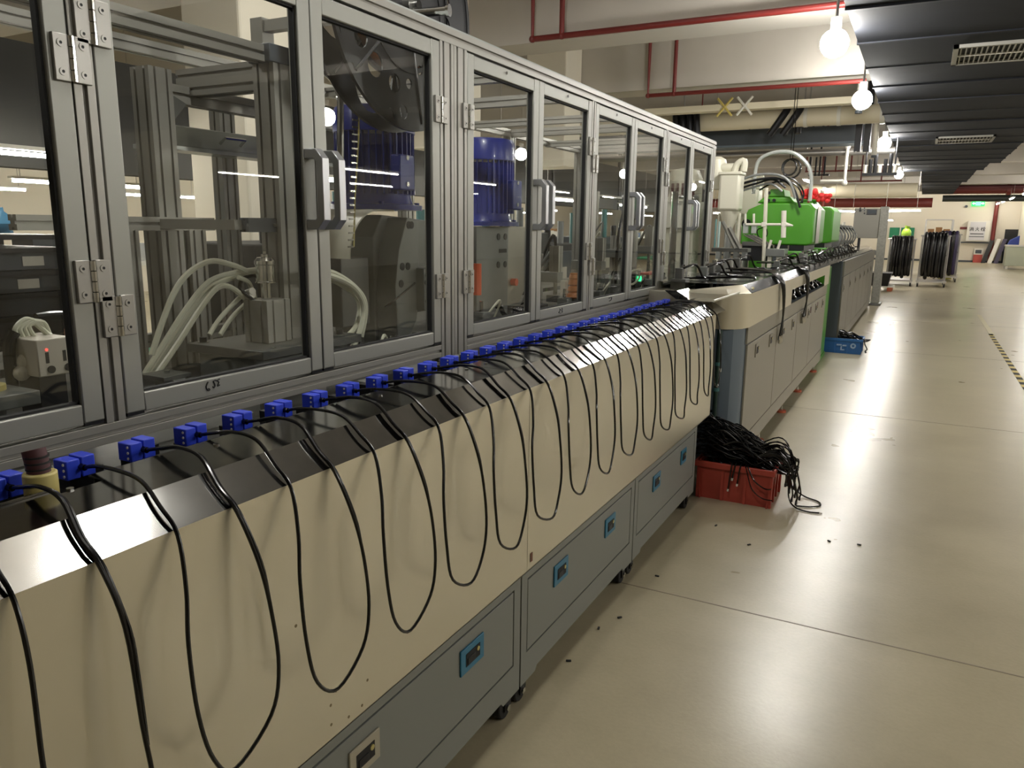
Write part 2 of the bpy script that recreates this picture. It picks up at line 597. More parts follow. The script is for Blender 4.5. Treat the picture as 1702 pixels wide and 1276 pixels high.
tl = [((-4.0, 1.95, 2.02), (-4.0, 3.4, 2.02))]
names = ('over the tray rack behind the left door', 'above the left hall', 'deep in the left hall')
k = 0
for X in (-6.2, -10.5, -13.5):
    for y in (2.5, 6.0, 9.5, 13.0, 17.0, 21.0, 26.0, 31.0):
        tube_light((X, y, 2.1), (X, y + 1.9, 2.1), 'tube light in the %s row of the left hall, %s from the near end' % ({-6.2: 'nearest', -10.5: 'middle', -13.5: 'farthest'}[X], ORD[int(k % 8)]))
        k += 1
for k, y in enumerate((12.5, 17.0, 22.0, 27.0)):
    for X in (7.5, 11.0):
        tube_light((X, y, 2.7), (X, y + 1.9, 2.7), 'tube light in the %s row of the right hall, %s from the near end' % ('nearer' if X < 8 else 'farther', ORD[k]))
# tube lights crossing the far bay
for (p, q, Y, nm) in (((1380, 350), (1424, 352), 24, 'white tube light left of the control console, far bay'), ((1466, 351), (1530, 350), 26, 'long white tube light right of the control console'),
                      ((1464, 366), (1484, 366), 40, 'short bright tube light low on the far wall bay')):
    tube_light(at(*p, Y=Y), at(*q, Y=Y), nm)
for k, y in enumerate((24, 29, 34, 39, 43, 46)):
    tube_light((3.2, y, 3.0), (3.2, y + 1.5, 3.0), 'tube light in the far right bay, %s from the near end' % ORD[k])
    tube_light((-3.2, y, 3.0), (-3.2, y + 1.5, 3.0), 'tube light in the far left bay, %s from the near end' % ORD[k])

for k, x in enumerate((-4.0, -0.5, 3.0)):  # hidden lamps added to lighten the far wall
    lamp(V((x, 45.4, 4.15)), 'added fill lamp hidden behind the last beam by the far wall, %s from the left' % ORD[k], 0.095)

# pipes
def pipe(name, pts, r, m, label, cat='pipe', seg=12, elbows=True, extra=None):
    t = thing(name, pts[0], label, cat)
    MB().tube(pts, r, seg).build('pipe_run', m, t)
    if elbows:
        for p in pts[1:-1]:
            MB().ball(p, r * 1.25, 10).build('elbow', m, t)
    for e in (extra or []):
        MB().tube(e, r * 0.9, seg).build('branch', m, t)
        MB().ball(e[0], r * 1.2, 10).build('tee', m, t)
    return t


Y = 8.1
a, b = at(885, 62, Y=Y), at(1425, 8, Y=Y)
z = (a.z + b.z) / 2
pipe('fire_pipe', [V((a.x, Y, 4.6)), V((a.x, Y, z)), V((b.x, Y, z))], 0.032, M_RED, 'red fire pipe dropping and running along the near concrete beam', extra=[[V((at(934, 40, Y=Y).x, Y, z)), V((at(934, 40, Y=Y).x, Y, 4.6))]])
Y = 11.5
a, b = at(1077, 158, Y=Y), at(1440, 135, Y=Y)
z = (a.z + b.z) / 2
pipe('fire_pipe', [V((a.x, Y, 4.5)), V((a.x, Y, z)), V((b.x, Y, z))], 0.03, M_RED, 'red fire pipe on the second concrete beam with two drops', extra=[[V((at(1122, 120, Y=Y).x, Y, z)), V((at(1122, 120, Y=Y).x, Y, 4.5))]])
Y = 13.2
a = at(1090, 186, Y=Y)
b = at(1440, 163, Y=Y)
tr = thing('cable_tray', a, 'long cream cable tray hung above the thick cream pipe', 'tray')
z = (a.z + b.z) / 2
MB().box((a.x - 0.2, Y, z - 0.05), (b.x, Y + 0.2, z - 0.04)).box((a.x - 0.2, Y, z - 0.04), (b.x, Y + 0.01, z + 0.05)).box((a.x - 0.2, Y + 0.19, z - 0.04), (b.x, Y + 0.2, z + 0.05)).build('channel', M_PIPEW, tr, smooth=0)
for px in (1015, 1030, 1135, 1165, 1190, 1336, 1345):
    q = at(px, 170, Y=Y)
    MB().cyl((q.x, Y + 0.1, z), (q.x, Y + 0.1, 4.7), 0.012, 6).build('hanger_rod', M_RED if px == 1165 else M_PIPEG, tr)
for px in (1205, 1238):
    q = at(px, 178, Y=Y)
    mb = MB()
    for s in (-1, 1):
        mb.cyl((q.x - 0.12 * s, Y - 0.02, z - 0.14), (q.x + 0.12 * s, Y - 0.02, z + 0.14), 0.02, 6)
    mb.build('cross_clip', M_YELLOW if px == 1205 else M_WHITE, tr)
Y = 15.0
a, b = at(1150, 207, Y=Y), at(1466, 186, Y=Y)
z = (a.z + b.z) / 2
t = thing('lagged_pipe', a, 'thick cream lagged air pipe crossing above the green machine', 'pipe')
MB().cyl((a.x - 3, Y, z), (b.x, Y, z), 0.155, 20).build('pipe_run', M_PIPEW, t)
for px in (1340, 1395):
    q = at(px, 195, Y=Y)
    MB().cyl((q.x - 0.03, Y, z), (q.x + 0.03, Y, z), 0.17, 20).build('pipe_clamp', M_WHITE, t)
MB().cyl((b.x - 0.02, Y, z), (b.x + 0.06, Y, z), 0.17, 20).build('end_cap', M_WHITE, t)
for n, (px, cnt) in enumerate(((1118, 4), (1300, 2))):
    q = at(px, 200, Y=Y - 0.2)
    for k in range(cnt):
        xx = q.x + k * (0.13 if cnt == 4 else 0.22)
        MB().tube([(xx, Y + 0.18, z - 0.25), (xx, Y + 0.2, z + 0.1), (xx + 0.02, Y, z + 0.19), (xx + 0.06, Y - 0.2, z + 0.1), (xx + 0.1 * (1 if cnt == 4 else -2), Y - 0.2, z - 0.3)], 0.062, 10, smooth=5).build(
            'flexible_hose', M_OXIDE, tag(thing('hose_coil', (xx, Y, z), 'dark flexible hose looped over the cream pipe, %s of the %s bunch' % (ORD[k], 'nearer left' if cnt == 4 else 'middle'), 'hose', 'dark hoses over the cream pipe')))
# second tier: grey pipe, dark duct, black ladder
Y = 17.0
a, b = at(1180, 262, Y=Y), at(1488, 247, Y=Y)
z = (a.z + b.z) / 2
t = thing('grey_pipe', (a.x, Y, z), 'long pale grey pipe below the cream lagged pipe', 'pipe')
MB().cyl((a.x - 3, Y, z), (b.x, Y, z), 0.07, 14).build('pipe_run', M_PIPEG, t)
for f in (0.1, 0.55, 0.97):
    MB().cyl((a.x + (b.x - a.x) * f, Y, z + 0.05), (a.x + (b.x - a.x) * f, Y, 4.7), 0.008, 6).build('hanger_rod', M_PIPEG, t)
q = at(1408, 262, Y=Y)
MB().cyl((q.x, Y - 0.08, z + 0.08), (q.x, Y - 0.08, z - 0.62), 0.03, 10).ball((q.x, Y - 0.08, z + 0.1), 0.06, 10).build('drop_pipe', M_WHITE, t)
MB().cyl((q.x - 0.45, Y - 0.08, z - 0.56), (q.x, Y - 0.08, z - 0.56), 0.03, 10).ball((q.x, Y - 0.08, z - 0.6), 0.06, 10).build('valve_arm', M_WHITE, t)
Y = 16.2
a, b = at(1180, 232, Y=Y), at(1440, 222, Y=Y)
t = thing('dark_duct', (a.x, Y, a.z), 'flat dark grey duct running between the cream and grey pipes', 'duct')
MB().box((a.x - 3, Y, a.z - 0.13), (b.x, Y + 0.5, a.z + 0.16)).build('duct_body', M_DARKGREY, t)
MB().box((a.x - 3, Y - 0.02, a.z - 0.17), (b.x, Y + 0.52, a.z - 0.13)).build('duct_lip', M_BLUEGREY, t)
for k, px in enumerate((1429, 1444)):
    q = at(px, 205, Y=15.9)
    MB().box((q.x - 0.055, 15.85, at(px, 252, Y=15.9).z), (q.x + 0.055, 15.95, 4.6)).build('cable_ladder', M_OXIDE, smooth=0, label='%s upright black cable ladder beside the pipes' % ('left' if k == 0 else 'right'), cat='ladder', group='black cable ladders')
# white power poles
for k, (p, q, Y, nm) in enumerate((((1437, 85), (1423, 184), 12.6, 'upper white drop pole beside the nearest lamps'), ((1460, 188), (1453, 258), 15.6, 'lower white drop pole above the valve rack'))):
    a, b = at(*p, Y=Y), at(*q, Y=Y)
    t = thing('drop_pole', a, nm, 'pole')
    MB().cyl((a.x, Y, 4.65), (a.x, Y, b.z), 0.045, 12).build('tube', M_WHITE, t)
    MB().cyl((a.x, Y, b.z - 0.04), (a.x, Y, b.z), 0.05, 12).build('end_cap', M_DARKGREY, t)
# valve rack
Y = 16.4
a, b = at(1432, 292, Y=Y), at(1494, 262, Y=Y)
t = thing('valve_rack', (a.x, Y, a.z), 'black rack of valves and fittings hung beside the duct', 'rack')
MB().box((a.x, Y, a.z), (b.x, Y + 0.15, a.z + 0.05)).build('shelf', M_OXIDE, t)
for k in range(7):
    xx = a.x + (b.x - a.x) * (k + 0.5) / 7
    h = 0.2 + 0.1 * ((k * 37) % 3)
    MB().cyl((xx, Y + 0.07, a.z + 0.05), (xx, Y + 0.07, a.z + h), 0.035, 10).build('valve', M_OXIDE if k % 3 else M_WHITE, t)
MB().cyl((b.x - 0.05, Y + 0.07, a.z), (b.x - 0.05, Y + 0.07, 4.6), 0.015, 8).cyl((a.x + 0.05, Y + 0.07, a.z), (a.x + 0.05, Y + 0.07, 4.6), 0.015, 8).build('hanger_rod', M_OXIDE, t)
# thin red sprinkler runs further back
for k, (x0, y0, x1, y1, Y) in enumerate(((1244, 243, 1420, 232, 18.5), (1340, 285, 1440, 278, 21.0), (1365, 302, 1500, 295, 23.0), (1345, 291, 1378, 290, 19.5))):
    a, b = at(x0, y0, Y=Y), at(x1, y1, Y=Y)
    pts = [V((a.x, Y, 4.7)), V((a.x, Y, a.z)), V((b.x, Y, a.z))]
    pipe('sprinkler_pipe', pts, 0.022, M_RED if k != 3 else M_OXIDE, 'thin dark red sprinkler pipe in the far bays, %s from the front' % ORD[k], extra=[[V((a.x + (b.x - a.x) * f, Y, a.z)), V((a.x + (b.x - a.x) * f, Y, 4.7 if f == 0.5 else a.z + 0.4))] for f in (0.3, 0.5, 0.75)])
# big far pipes
Y = 30.0
a, b = at(1300, 322, Y=Y), at(1525, 317, Y=Y)
z = (a.z + b.z) / 2 + 0.05
t = thing('silver_duct', (a.x, Y, z), 'large silver insulated duct crossing the far bay', 'duct')
MB().cyl((a.x - 6, Y, z), (b.x, Y, z), 0.24, 18).build('duct_run', M_PIPEW, t)
t = thing('red_main_pipe', (a.x, Y + 2, z - 0.4), 'thick dark red main pipe below the silver duct, far left', 'pipe')
MB().cyl((a.x - 6, Y + 2, z - 0.35), (b.x + 0.5, Y + 2, z - 0.35), 0.17, 16).build('pipe_run', mat('dull_red_paint', (120, 50, 44), 0.5), t)
Y = 42.0
a, b = at(1580, 322, Y=Y), at(1690, 319, Y=Y)
z = (a.z + b.z) / 2 + 0.16
t = thing('red_main_pipe', (a.x, Y, z), 'thick red main pipe high in front of the far wall', 'pipe')
MB().cyl((a.x - 0.3, Y, z), (4.3, Y, z), 0.2, 16).build('pipe_run', M_RED, t)
MB().cyl((a.x + 2.2, Y, z), (a.x + 2.4, Y, z), 0.26, 16).build('flange', M_RED, t)
t = thing('dark_main_pipe', (a.x, Y, z - 0.4), 'dark green main pipe under the red one by the far wall', 'pipe')
MB().cyl((a.x - 0.3, Y + 0.5, z - 0.38), (4.3, Y + 0.5, z - 0.38), 0.15, 16).build('pipe_run', mat('dark_green_paint', (44, 50, 46), 0.5), t)
for k, (y0, nm) in enumerate(((299, 'upper'), (304, 'lower'))):
    a = at(1590, y0 + 10 * k - 5, Y=39)
    MB().cyl((a.x, 39 + k, a.z), (4.3, 39 + k, a.z), 0.06, 10).build('header_pipe', mat('purple_red_paint', (84, 34, 40), 0.5), label='%s thin maroon header pipe near the far right wall' % nm, cat='pipe')

# ================================================================== FAR WALL
W = 47.98
a = at(1626, 338, Y=W)
t = thing('exit_sign', (a.x, W - 0.05, a.z), 'small lit green exit sign on the far wall', 'sign')
MB().box((a.x - 0.3, W - 0.06, a.z - 0.14), (a.x + 0.3, W, a.z + 0.14)).build('housing', M_EXIT, t, smooth=0)
MB().box((a.x - 0.12, W - 0.065, a.z - 0.11), (a.x + 0.12, W - 0.061, a.z + 0.11)).build('pictogram_field', mat('lit_exit_mid', (90, 240, 130), emit=2.2), t, smooth=0)
for s in (-1, 1):
    MB().prism([(a.x + s * 0.28, a.z), (a.x + s * 0.2, a.z + 0.06), (a.x + s * 0.2, a.z + 0.025), (a.x + s * 0.13, a.z + 0.025), (a.x + s * 0.13, a.z - 0.025), (a.x + s * 0.2, a.z - 0.025), (a.x + s * 0.2, a.z - 0.06)], 'Y', W - 0.066, W - 0.061).build('arrow', M_EXITW, t, smooth=0)
a, b = at(1609, 367, Y=W), at(1638, 401, Y=W)
t = thing('hydrant_cabinet', ((a.x + b.x) / 2, W, b.z), 'white fire hose cabinet with black writing on the far wall', 'cabinet')
MB().box((a.x, W - 0.25, b.z), (b.x + 0.1, W, a.z)).build('body', M_WHITE, t, smooth=0)
MB().box((a.x + 0.12, W - 0.27, b.z + 0.06), (b.x - 0.1, W - 0.25, a.z - 0.06)).build('door', mat('pale_grey_panel', (196, 194, 196), 0.4), t, smooth=0)
cx = (a.x + b.x) / 2
zt = (a.z * 0.6 + b.z * 0.4)
g = W - 0.275


def strokes(mb, segs, ox, oz, s, y, wd):
    for (x0, z0, x1, z1) in segs:
        p, q = V((ox + x0 * s, y, oz + z0 * s)), V((ox + x1 * s, y, oz + z1 * s))
        d = (q - p)
        n = V((-d.z, 0, d.x)).normalized() * wd / 2
        e = V((0, 0.004, 0))
        mb.hexa([p - n, q - n, q + n, p + n, p - n + e, q - n + e, q + n + e, p + n + e])


XIAO = [(0, .9, .15, .8), (0, .6, .15, .5), (0, .05, .18, .35), (.6, 1, .6, .7), (.3, .95, .4, .78), (.9, .95, .8, .78), (.35, .68, .35, 0), (.35, .68, .88, .68), (.88, .68, .88, 0), (.35, .45, .88, .45), (.35, .25, .88, .25)]
HUO = [(.5, 1, .5, .5), (.5, .5, .1, 0), (.5, .5, .9, 0), (.2, .8, .25, .55), (.8, .8, .7, .55)]
SHUAN = [(.2, 1, .2, 0), (0, .7, .4, .7), (.2, .6, 0, .3), (.7, 1, .42, .65), (.7, 1, 1, .65), (.5, .6, .92, .6), (.52, .35, .9, .35), (.7, .6, .7, .05), (.42, .05, 1, .05)]
mb = MB()
for i, ch in enumerate((XIAO, HUO, SHUAN)):
    strokes(mb, ch, cx - 0.36 + i * 0.26, zt - 0.1, 0.2, g, 0.024)
mb.box((cx - 0.3, g, zt - 0.27), (cx + 0.3, g + 0.004, zt - 0.23)).box((cx - 0.34, g, zt - 0.41), (cx + 0.34, g + 0.004, zt - 0.38))
mb.build('lettering', M_INK, t, smooth=0)
MB().box((a.x - 0.4, W - 0.1, b.z - 0.1), (b.x + 0.25, W, b.z - 0.04)).build('bracket_rail', M_DARKGREY, t, smooth=0)
a, b = at(1619, 413, Y=W), at(1631, 433, Y=W)
t = thing('extinguisher_box', ((a.x + b.x) / 2, W - 0.1, 0), 'red and white extinguisher box on the floor by the far wall', 'box')
MB().box((a.x, W - 0.3, 0), (b.x, W - 0.02, a.z * 0.58)).build('lower_box', M_CRATE, t, smooth=0)
MB().box((a.x, W - 0.3, a.z * 0.58), (b.x, W - 0.02, a.z)).build('upper_box', M_WHITE, t, smooth=0)
MB().box((a.x + 0.06, W - 0.31, a.z * 0.66), (b.x - 0.06, W - 0.3, a.z * 0.92)).build('window', M_DARKGREY, t, smooth=0)
a = at(1656, 333, Y=W)
pipe('fire_riser', [V((a.x + 0.05, W - 0.15, 0)), V((a.x + 0.05, W - 0.15, 3.4))], 0.1, M_RED, 'red fire riser standing against the far wall', elbows=False)
a, b = at(1671, 381, Y=W), at(1691, 430, Y=W)
struct(MB().box((a.x, W - 0.03, 0), (b.x, W + 0.0, a.z)), 'door_1', M_GAP, smooth=0)
t = thing('covered_trolley', (a.x + 0.4, W - 1.0, 0), 'trolley under a blue cloth in the dark far doorway', 'trolley')
MB().box((a.x + 0.1, W - 1.2, 0.1), (b.x - 0.1, W - 0.6, 0.7)).build('base', M_DARKGREY, t, bevel=0.02)
MB().hexa([(a.x, W - 1.25, 0.6), (b.x - 0.1, W - 1.25, 0.7), (b.x - 0.1, W - 0.55, 0.7), (a.x, W - 0.55, 0.6), (a.x + 0.2, W - 1.1, 1.2), (b.x - 0.1, W - 1.1, 1.45), (b.x - 0.1, W - 0.6, 1.45), (a.x + 0.2, W - 0.6, 1.2)]).build('cloth', mat('royal_blue_cloth', (36, 52, 120), 0.8), t, bevel=0.05)
t = thing('leaning_boards', (a.x - 0.5, W - 0.6, 0), 'dark and pale boards leaning by the far doorway', 'boards')
for k in range(3):
    MB().hexa([(a.x - 0.95 + k * 0.28, W - 0.8, 0), (a.x - 0.75 + k * 0.28, W - 0.8, 0), (a.x - 0.75 + k * 0.28, W - 0.7, 0), (a.x - 0.95 + k * 0.28, W - 0.7, 0), (a.x - 0.6 + k * 0.28, W - 0.2, 1.25), (a.x - 0.42 + k * 0.28, W - 0.2, 1.25), (a.x - 0.42 + k * 0.28, W - 0.1, 1.25), (a.x - 0.6 + k * 0.28, W - 0.1, 1.25)]).build('board', (M_GAP, M_WHITE, M_PURPLE)[k], t, smooth=0)
t = thing('tool_cabinet', (3.75, 40.6, 0), 'pale green floor cabinet at the right edge of the far aisle', 'cabinet')
MB().box((3.3, 40.3, 0.14), (4.3, 41.1, 0.98)).build('body', mat('pale_green_paint', (176, 180, 158), 0.5), t, bevel=0.02)
MB().box((3.28, 40.28, 0.98), (4.32, 41.12, 1.05)).build('worktop', M_WHITE, t, smooth=0)
for x in (3.4, 4.2):
    for y in (40.4, 41.0):
        MB().box((x - 0.05, y - 0.05, 0), (x + 0.05, y + 0.05, 0.14)).build('leg', M_WHITE, t, smooth=0)
a, b = at(1486, 378, Y=W), at(1512, 392, Y=W)
t = thing('notice_board', (a.x, W, a.z), 'green notice board on the far wall behind the cable carts', 'board')
MB().box((a.x - 0.2, W - 0.06, b.z - 0.1), (b.x + 0.2, W, a.z)).build('panel', M_BOARDG, t, smooth=0)
MB().box((a.x + 0.3, W - 0.07, b.z - 0.1), (a.x + 0.36, W - 0.06, a.z)).build('mullion', M_WHITE, t, smooth=0)
a = at(1600, 379, Y=W)
MB().box((a.x - 0.12, W - 0.02, a.z - 0.06), (a.x + 0.2, W, a.z + 0.06)).build('wall_plate', M_RED, smooth=0, label='small red plate on the far wall left of the hose cabinet', cat='plate')
a = at(1606, 343, Y=W)
MB().cyl((a.x, W - 0.08, a.z), (a.x, W, a.z), 0.07, 12).build('wall_speaker', M_DARKGREY, label='small round dark fitting high on the far wall left of the exit sign', cat='fitting')

# ------------------------------------------------------------------ carts with hanging cables
def cable_cart(x0, x1, y0, y1, ztop, label, skeins, seed, mcol, glab, gkey):
    rnd = random.Random(seed)
    t = thing('cable_cart', ((x0 + x1) / 2, (y0 + y1) / 2, 0), label, 'cart', 'carts hung with cable')
    MB().box((x0, y0, 0.14), (x1, y1, 0.18)).build('deck', M_PIPEG, t, smooth=0)
    for x in (x0 + 0.05, x1 - 0.05):
        for y in (y0 + 0.05, y1 - 0.05):
            MB().cyl((x, y, 0.18), (x, y, ztop), 0.022, 10).build('post', M_PIPEG, t)
            c = MB().cyl((x - 0.02, y, 0.055), (x + 0.02, y, 0.055), 0.055, 14).build('wheel', M_RUBBER, t)
            MB().box((x - 0.03, y - 0.03, 0.06), (x + 0.03, y + 0.03, 0.14)).build('fork', M_CHROME, t, smooth=0)
    for y in (y0 + 0.05, y1 - 0.05):
        MB().cyl((x0, y, ztop), (x1, y, ztop), 0.02, 10).build('hanging_bar', M_PIPEG, t)
    for x in (x0 + 0.05, x1 - 0.05):
        MB().cyl((x, y0, ztop), (x, y1, ztop), 0.02, 10).build('end_bar', M_PIPEG, t)
    for k in range(skeins):
        x = x0 + 0.1 + (x1 - x0 - 0.2) * (k + 0.5) / skeins
        y = y0 + 0.05
        low = 0.26 + rnd.random() * 0.1
        wdt = 0.13 + rnd.random() * 0.04
        s = thing('cable_skein', (x, y, ztop), glab % ORD[k], 'cables', gkey)
        pts = [(x, y + wdt * 0.6, ztop + 0.03), (x + 0.01, y + wdt, ztop - 0.3), (x, y + wdt, low + 0.3), (x, y + wdt * 0.6, low + 0.03), (x, y, low), (x, y - wdt * 0.6, low + 0.03), (x - 0.01, y - wdt, low + 0.3), (x, y - wdt, ztop - 0.3), (x, y - wdt * 0.6, ztop + 0.03), (x, y, ztop + 0.06)]
        MB().tube(pts, (x1 - x0) / skeins * 0.46, 8, smooth=3, closed=True).build('bundle', mcol if k % 3 else M_CABLE, s)
        MB().cyl((x, y - 0.08, ztop - 0.55), (x + 0.001, y + 0.08, ztop - 0.56), (x1 - x0) / skeins * 0.55, 8).build('tie', M_RUBBER, s)


yA = 25.5
A0, A1 = at(1478, 470, Y=yA).x, at(1516, 470, Y=yA).x
cable_cart(A0 - 0.15, A1, yA, yA + 1.2, 1.36, 'galvanised cart of black cable behind the control console', 7, 1, M_CABLE, '%s black cable skein from the left on the cart behind the console', 'cable skeins on the carts')
A0, A1 = at(1528, 470, Y=yA).x, at(1566, 470, Y=yA).x
cable_cart(A0 - 0.1, A1 + 0.1, yA, yA + 1.2, 1.47, 'galvanised cart of black cable in the middle of the far aisle', 7, 2, M_CABLE, '%s black cable skein from the left on the middle far cart', 'cable skeins on the carts')
yC = 28.5
A0, A1 = at(1573, 460, Y=yC).x, at(1591, 460, Y=yC).x
cable_cart(A0 - 0.4, A1, yC, yC + 1.0, 1.5, 'cart hung with dark purple cable at the right end of the cart row', 5, 3, M_PURPLE, '%s dark purple cable skein from the left on the right end cart', 'cable skeins on the carts')
a = at(1506, 392, Y=26.2)
t = thing('lime_bag', (a.x, 26.2, 1.37), 'lime green bag lying on top of the cart behind the console', 'bag')
MB().ball((a.x, 26.1, 1.52), 0.17, 12, (0.8, 0.8, 1.0)).build('bag_body', M_LIME, t)
MB().cyl((a.x, 26.1, 1.66), (a.x + 0.02, 26.1, 1.74), 0.05, 8, 0.08).build('knot', M_LIME, t)
# rack with cartons behind the carts
t = thing('carton_rack', (0.5, 31, 0), 'open grey rack with cartons behind the cable carts', 'rack')
x0, x1 = at(1537, 390, Y=31).x, at(1582, 390, Y=31).x
for x in (x0, x1):
    for y in (31.0, 31.8):
        MB().box((x - 0.025, y - 0.025, 0), (x + 0.025, y + 0.025, 2.0)).build('post', M_PIPEG, t, smooth=0)
for z in (0.3, 1.45, 1.98):
    MB().box((x0, 31, z), (x1, 31.8, z + 0.03)).build('shelf', M_PIPEG, t, smooth=0)
for k in range(3):
    xx = x0 + 0.08 + (x1 - x0 - 0.1) * k / 3
    c = MB().box((xx, 31.1, 1.48), (xx + (x1 - x0) / 3 - 0.08, 31.7, 1.68 + 0.06 * (k % 2))).build('carton', M_CARD, smooth=0, label='%s brown carton on the rack behind the cable carts' % ('left', 'middle', 'right')[k], cat='carton', group='cartons on the grey rack')
a = at(1574, 430, Y=29.9)
t = thing('olive_sack', (a.x, 29.9, 0), 'tall olive sack standing between the cable carts', 'sack')
MB().lathe([(0.02, 0), (0.2, 0.02), (0.22, 0.5), (0.2, 1.1), (0.14, 1.35), (0.05, 1.4), (0.02, 1.45)], (a.x, 29.9, 0)).build('sack_body', M_OLIVE, t)
MB().cyl((a.x, 29.9, 1.3), (a.x, 29.9, 1.34), 0.16, 12).build('tie', M_YELLOW, t)
# pallet by the console
a = at(1447, 482, Z=0)
t = thing('pallet_truck', (-0.75, 23.5, 0), 'low wooden pallet with a black bin behind the control console', 'pallet')
for k in range(4):
    MB().box((-1.3, 23.0 + k * 0.22, 0.1), (-0.55, 23.16 + k * 0.22, 0.13)).build('slat', M_WHITE, t, smooth=0)
for x in (-1.2, -0.65):
    MB().box((x - 0.06, 23.0, 0), (x + 0.06, 23.85, 0.1)).build('runner', mat('orange_brown_wood', (168, 92, 60), 0.7), t, smooth=0)
t = thing('storage_bin', (-0.95, 23.4, 0.13), 'black storage bin standing on the low pallet', 'bin')
MB().hexa([(-1.25, 23.05, 0.13), (-0.7, 23.05, 0.13), (-0.7, 23.8, 0.13), (-1.25, 23.8, 0.13), (-1.3, 23.0, 0.45), (-0.65, 23.0, 0.45), (-0.65, 23.85, 0.45), (-1.3, 23.85, 0.45)]).build('bin_body', M_BLACK, t, smooth=0)
MB().box((-1.32, 22.98, 0.45), (-0.63, 23.87, 0.48)).build('rim', M_OXIDE, t, smooth=0)
#PART3
# ================================================================== CABLE BENCH (near machine)
XF = -1.03
mods = [(-0.22, 0.925, 'nearest'), (0.935, 2.035, 'second'), (2.045, 3.16, 'third'), (3.17, 4.25, 'farthest')]


def latch(parent, x, y0, y1, z0, z1, frame_mat, s=1):
    l = MB().box((x, y0, z0), (x + 0.006, y1, z1)).build('latch', frame_mat, parent, bevel=0.002)
    w_, h_ = (y1 - y0), (z1 - z0)
    MB().box((x + 0.002, y0 + w_ * 0.2, z0 + h_ * 0.25), (x + 0.0075, y1 - w_ * 0.2, z1 - h_ * 0.25)).build('finger_recess', M_GAP, l, smooth=0)
    MB().box((x + 0.004, y0 + w_ * 0.25, z0 + h_ * 0.30), (x + 0.0095, y1 - w_ * 0.42, z1 - h_ * 0.45)).build('paddle', M_OXIDE, l, bevel=0.001)
    MB().cyl((x + 0.004, y1 - w_ * 0.3, z0 + h_ * 0.6), (x + 0.010, y1 - w_ * 0.3, z0 + h_ * 0.6), h_ * 0.09, 10).build('keyhole', M_BRASS, l)


def caster(parent, x, y, zt=0.115, r=0.042):
    MB().cyl((x - 0.016, y, r), (x + 0.016, y, r), r, 20).build('caster_wheel', M_RUBBER, parent, bevel=0.004)
    mb = MB()
    for s in (-1, 1):
        mb.box((x + s * 0.019, y - 0.016, r - 0.012), (x + s * 0.023, y + 0.02, zt))
    mb.box((x - 0.023, y - 0.016, zt - 0.006), (x + 0.023, y + 0.03, zt)).build('caster_fork', M_OXIDE, parent, smooth=0)
    MB().cyl((x + 0.022, y, r), (x + 0.03, y, r), 0.011, 12).build('axle_nut', M_CHROME, parent)


latches = {1: [(1.18, 1.29, M_LATCHB), (1.66, 1.79, M_LATCH)], 2: [(2.29, 2.41, M_LATCH), (2.79, 2.905, M_LATCH)], 3: [(3.43, 3.545, M_LATCH), (3.92, 4.02, M_LATCH)], 0: [(0.05, 0.17, M_LATCHB), (0.55, 0.67, M_LATCHB)]}
lname = {0: 'beige', 1: 'one beige and one blue', 2: 'two blue', 3: 'two dark blue'}
for i, (y0, y1, nm) in enumerate(mods):
    t = thing('base_cabinet', (XF, (y0 + y1) / 2, 0), '%s grey drawer cabinet under the cable bench, with %s latches' % (nm, lname[i]), 'cabinet', 'grey cabinets under the cable bench')
    MB().box((-2.5, y0, 0.13), (XF - 0.018, y1, 1.07)).build('carcass', M_CAB, t, smooth=0)
    MB().box((XF - 0.018, y0, 0.468), (XF, y1, 0.56)).build('top_strip', M_CAB, t, smooth=0)
    MB().prism([(y0, 0.094), (y0 + 0.11, 0.094), (y0 + 0.125, 0.111), (y1 - 0.125, 0.111), (y1 - 0.11, 0.094), (y1, 0.094), (y1, 0.2), (y0, 0.2)], 'X', XF - 0.03, XF).build('plinth', M_CAB, t, smooth=0)
    for a, b in ((y0, y0 + 0.04), (y1 - 0.042, y1)):
        MB().box((XF - 0.018, a, 0.2), (XF, b, 0.468)).build('stile', M_CAB, t, smooth=0)
    d = MB().box((XF - 0.014, y0 + 0.046, 0.206), (XF, y1 - 0.048, 0.461)).build('drawer_front', M_CAB, t, bevel=0.0015)
    for a, b, m in latches[i]:
        latch(d, XF, a, b, 0.346, 0.425, m)
    caster(t, -1.075, y1 - 0.04)
    caster(t, -1.075, y0 + 0.06)
    caster(t, -2.35, y1 - 0.1)
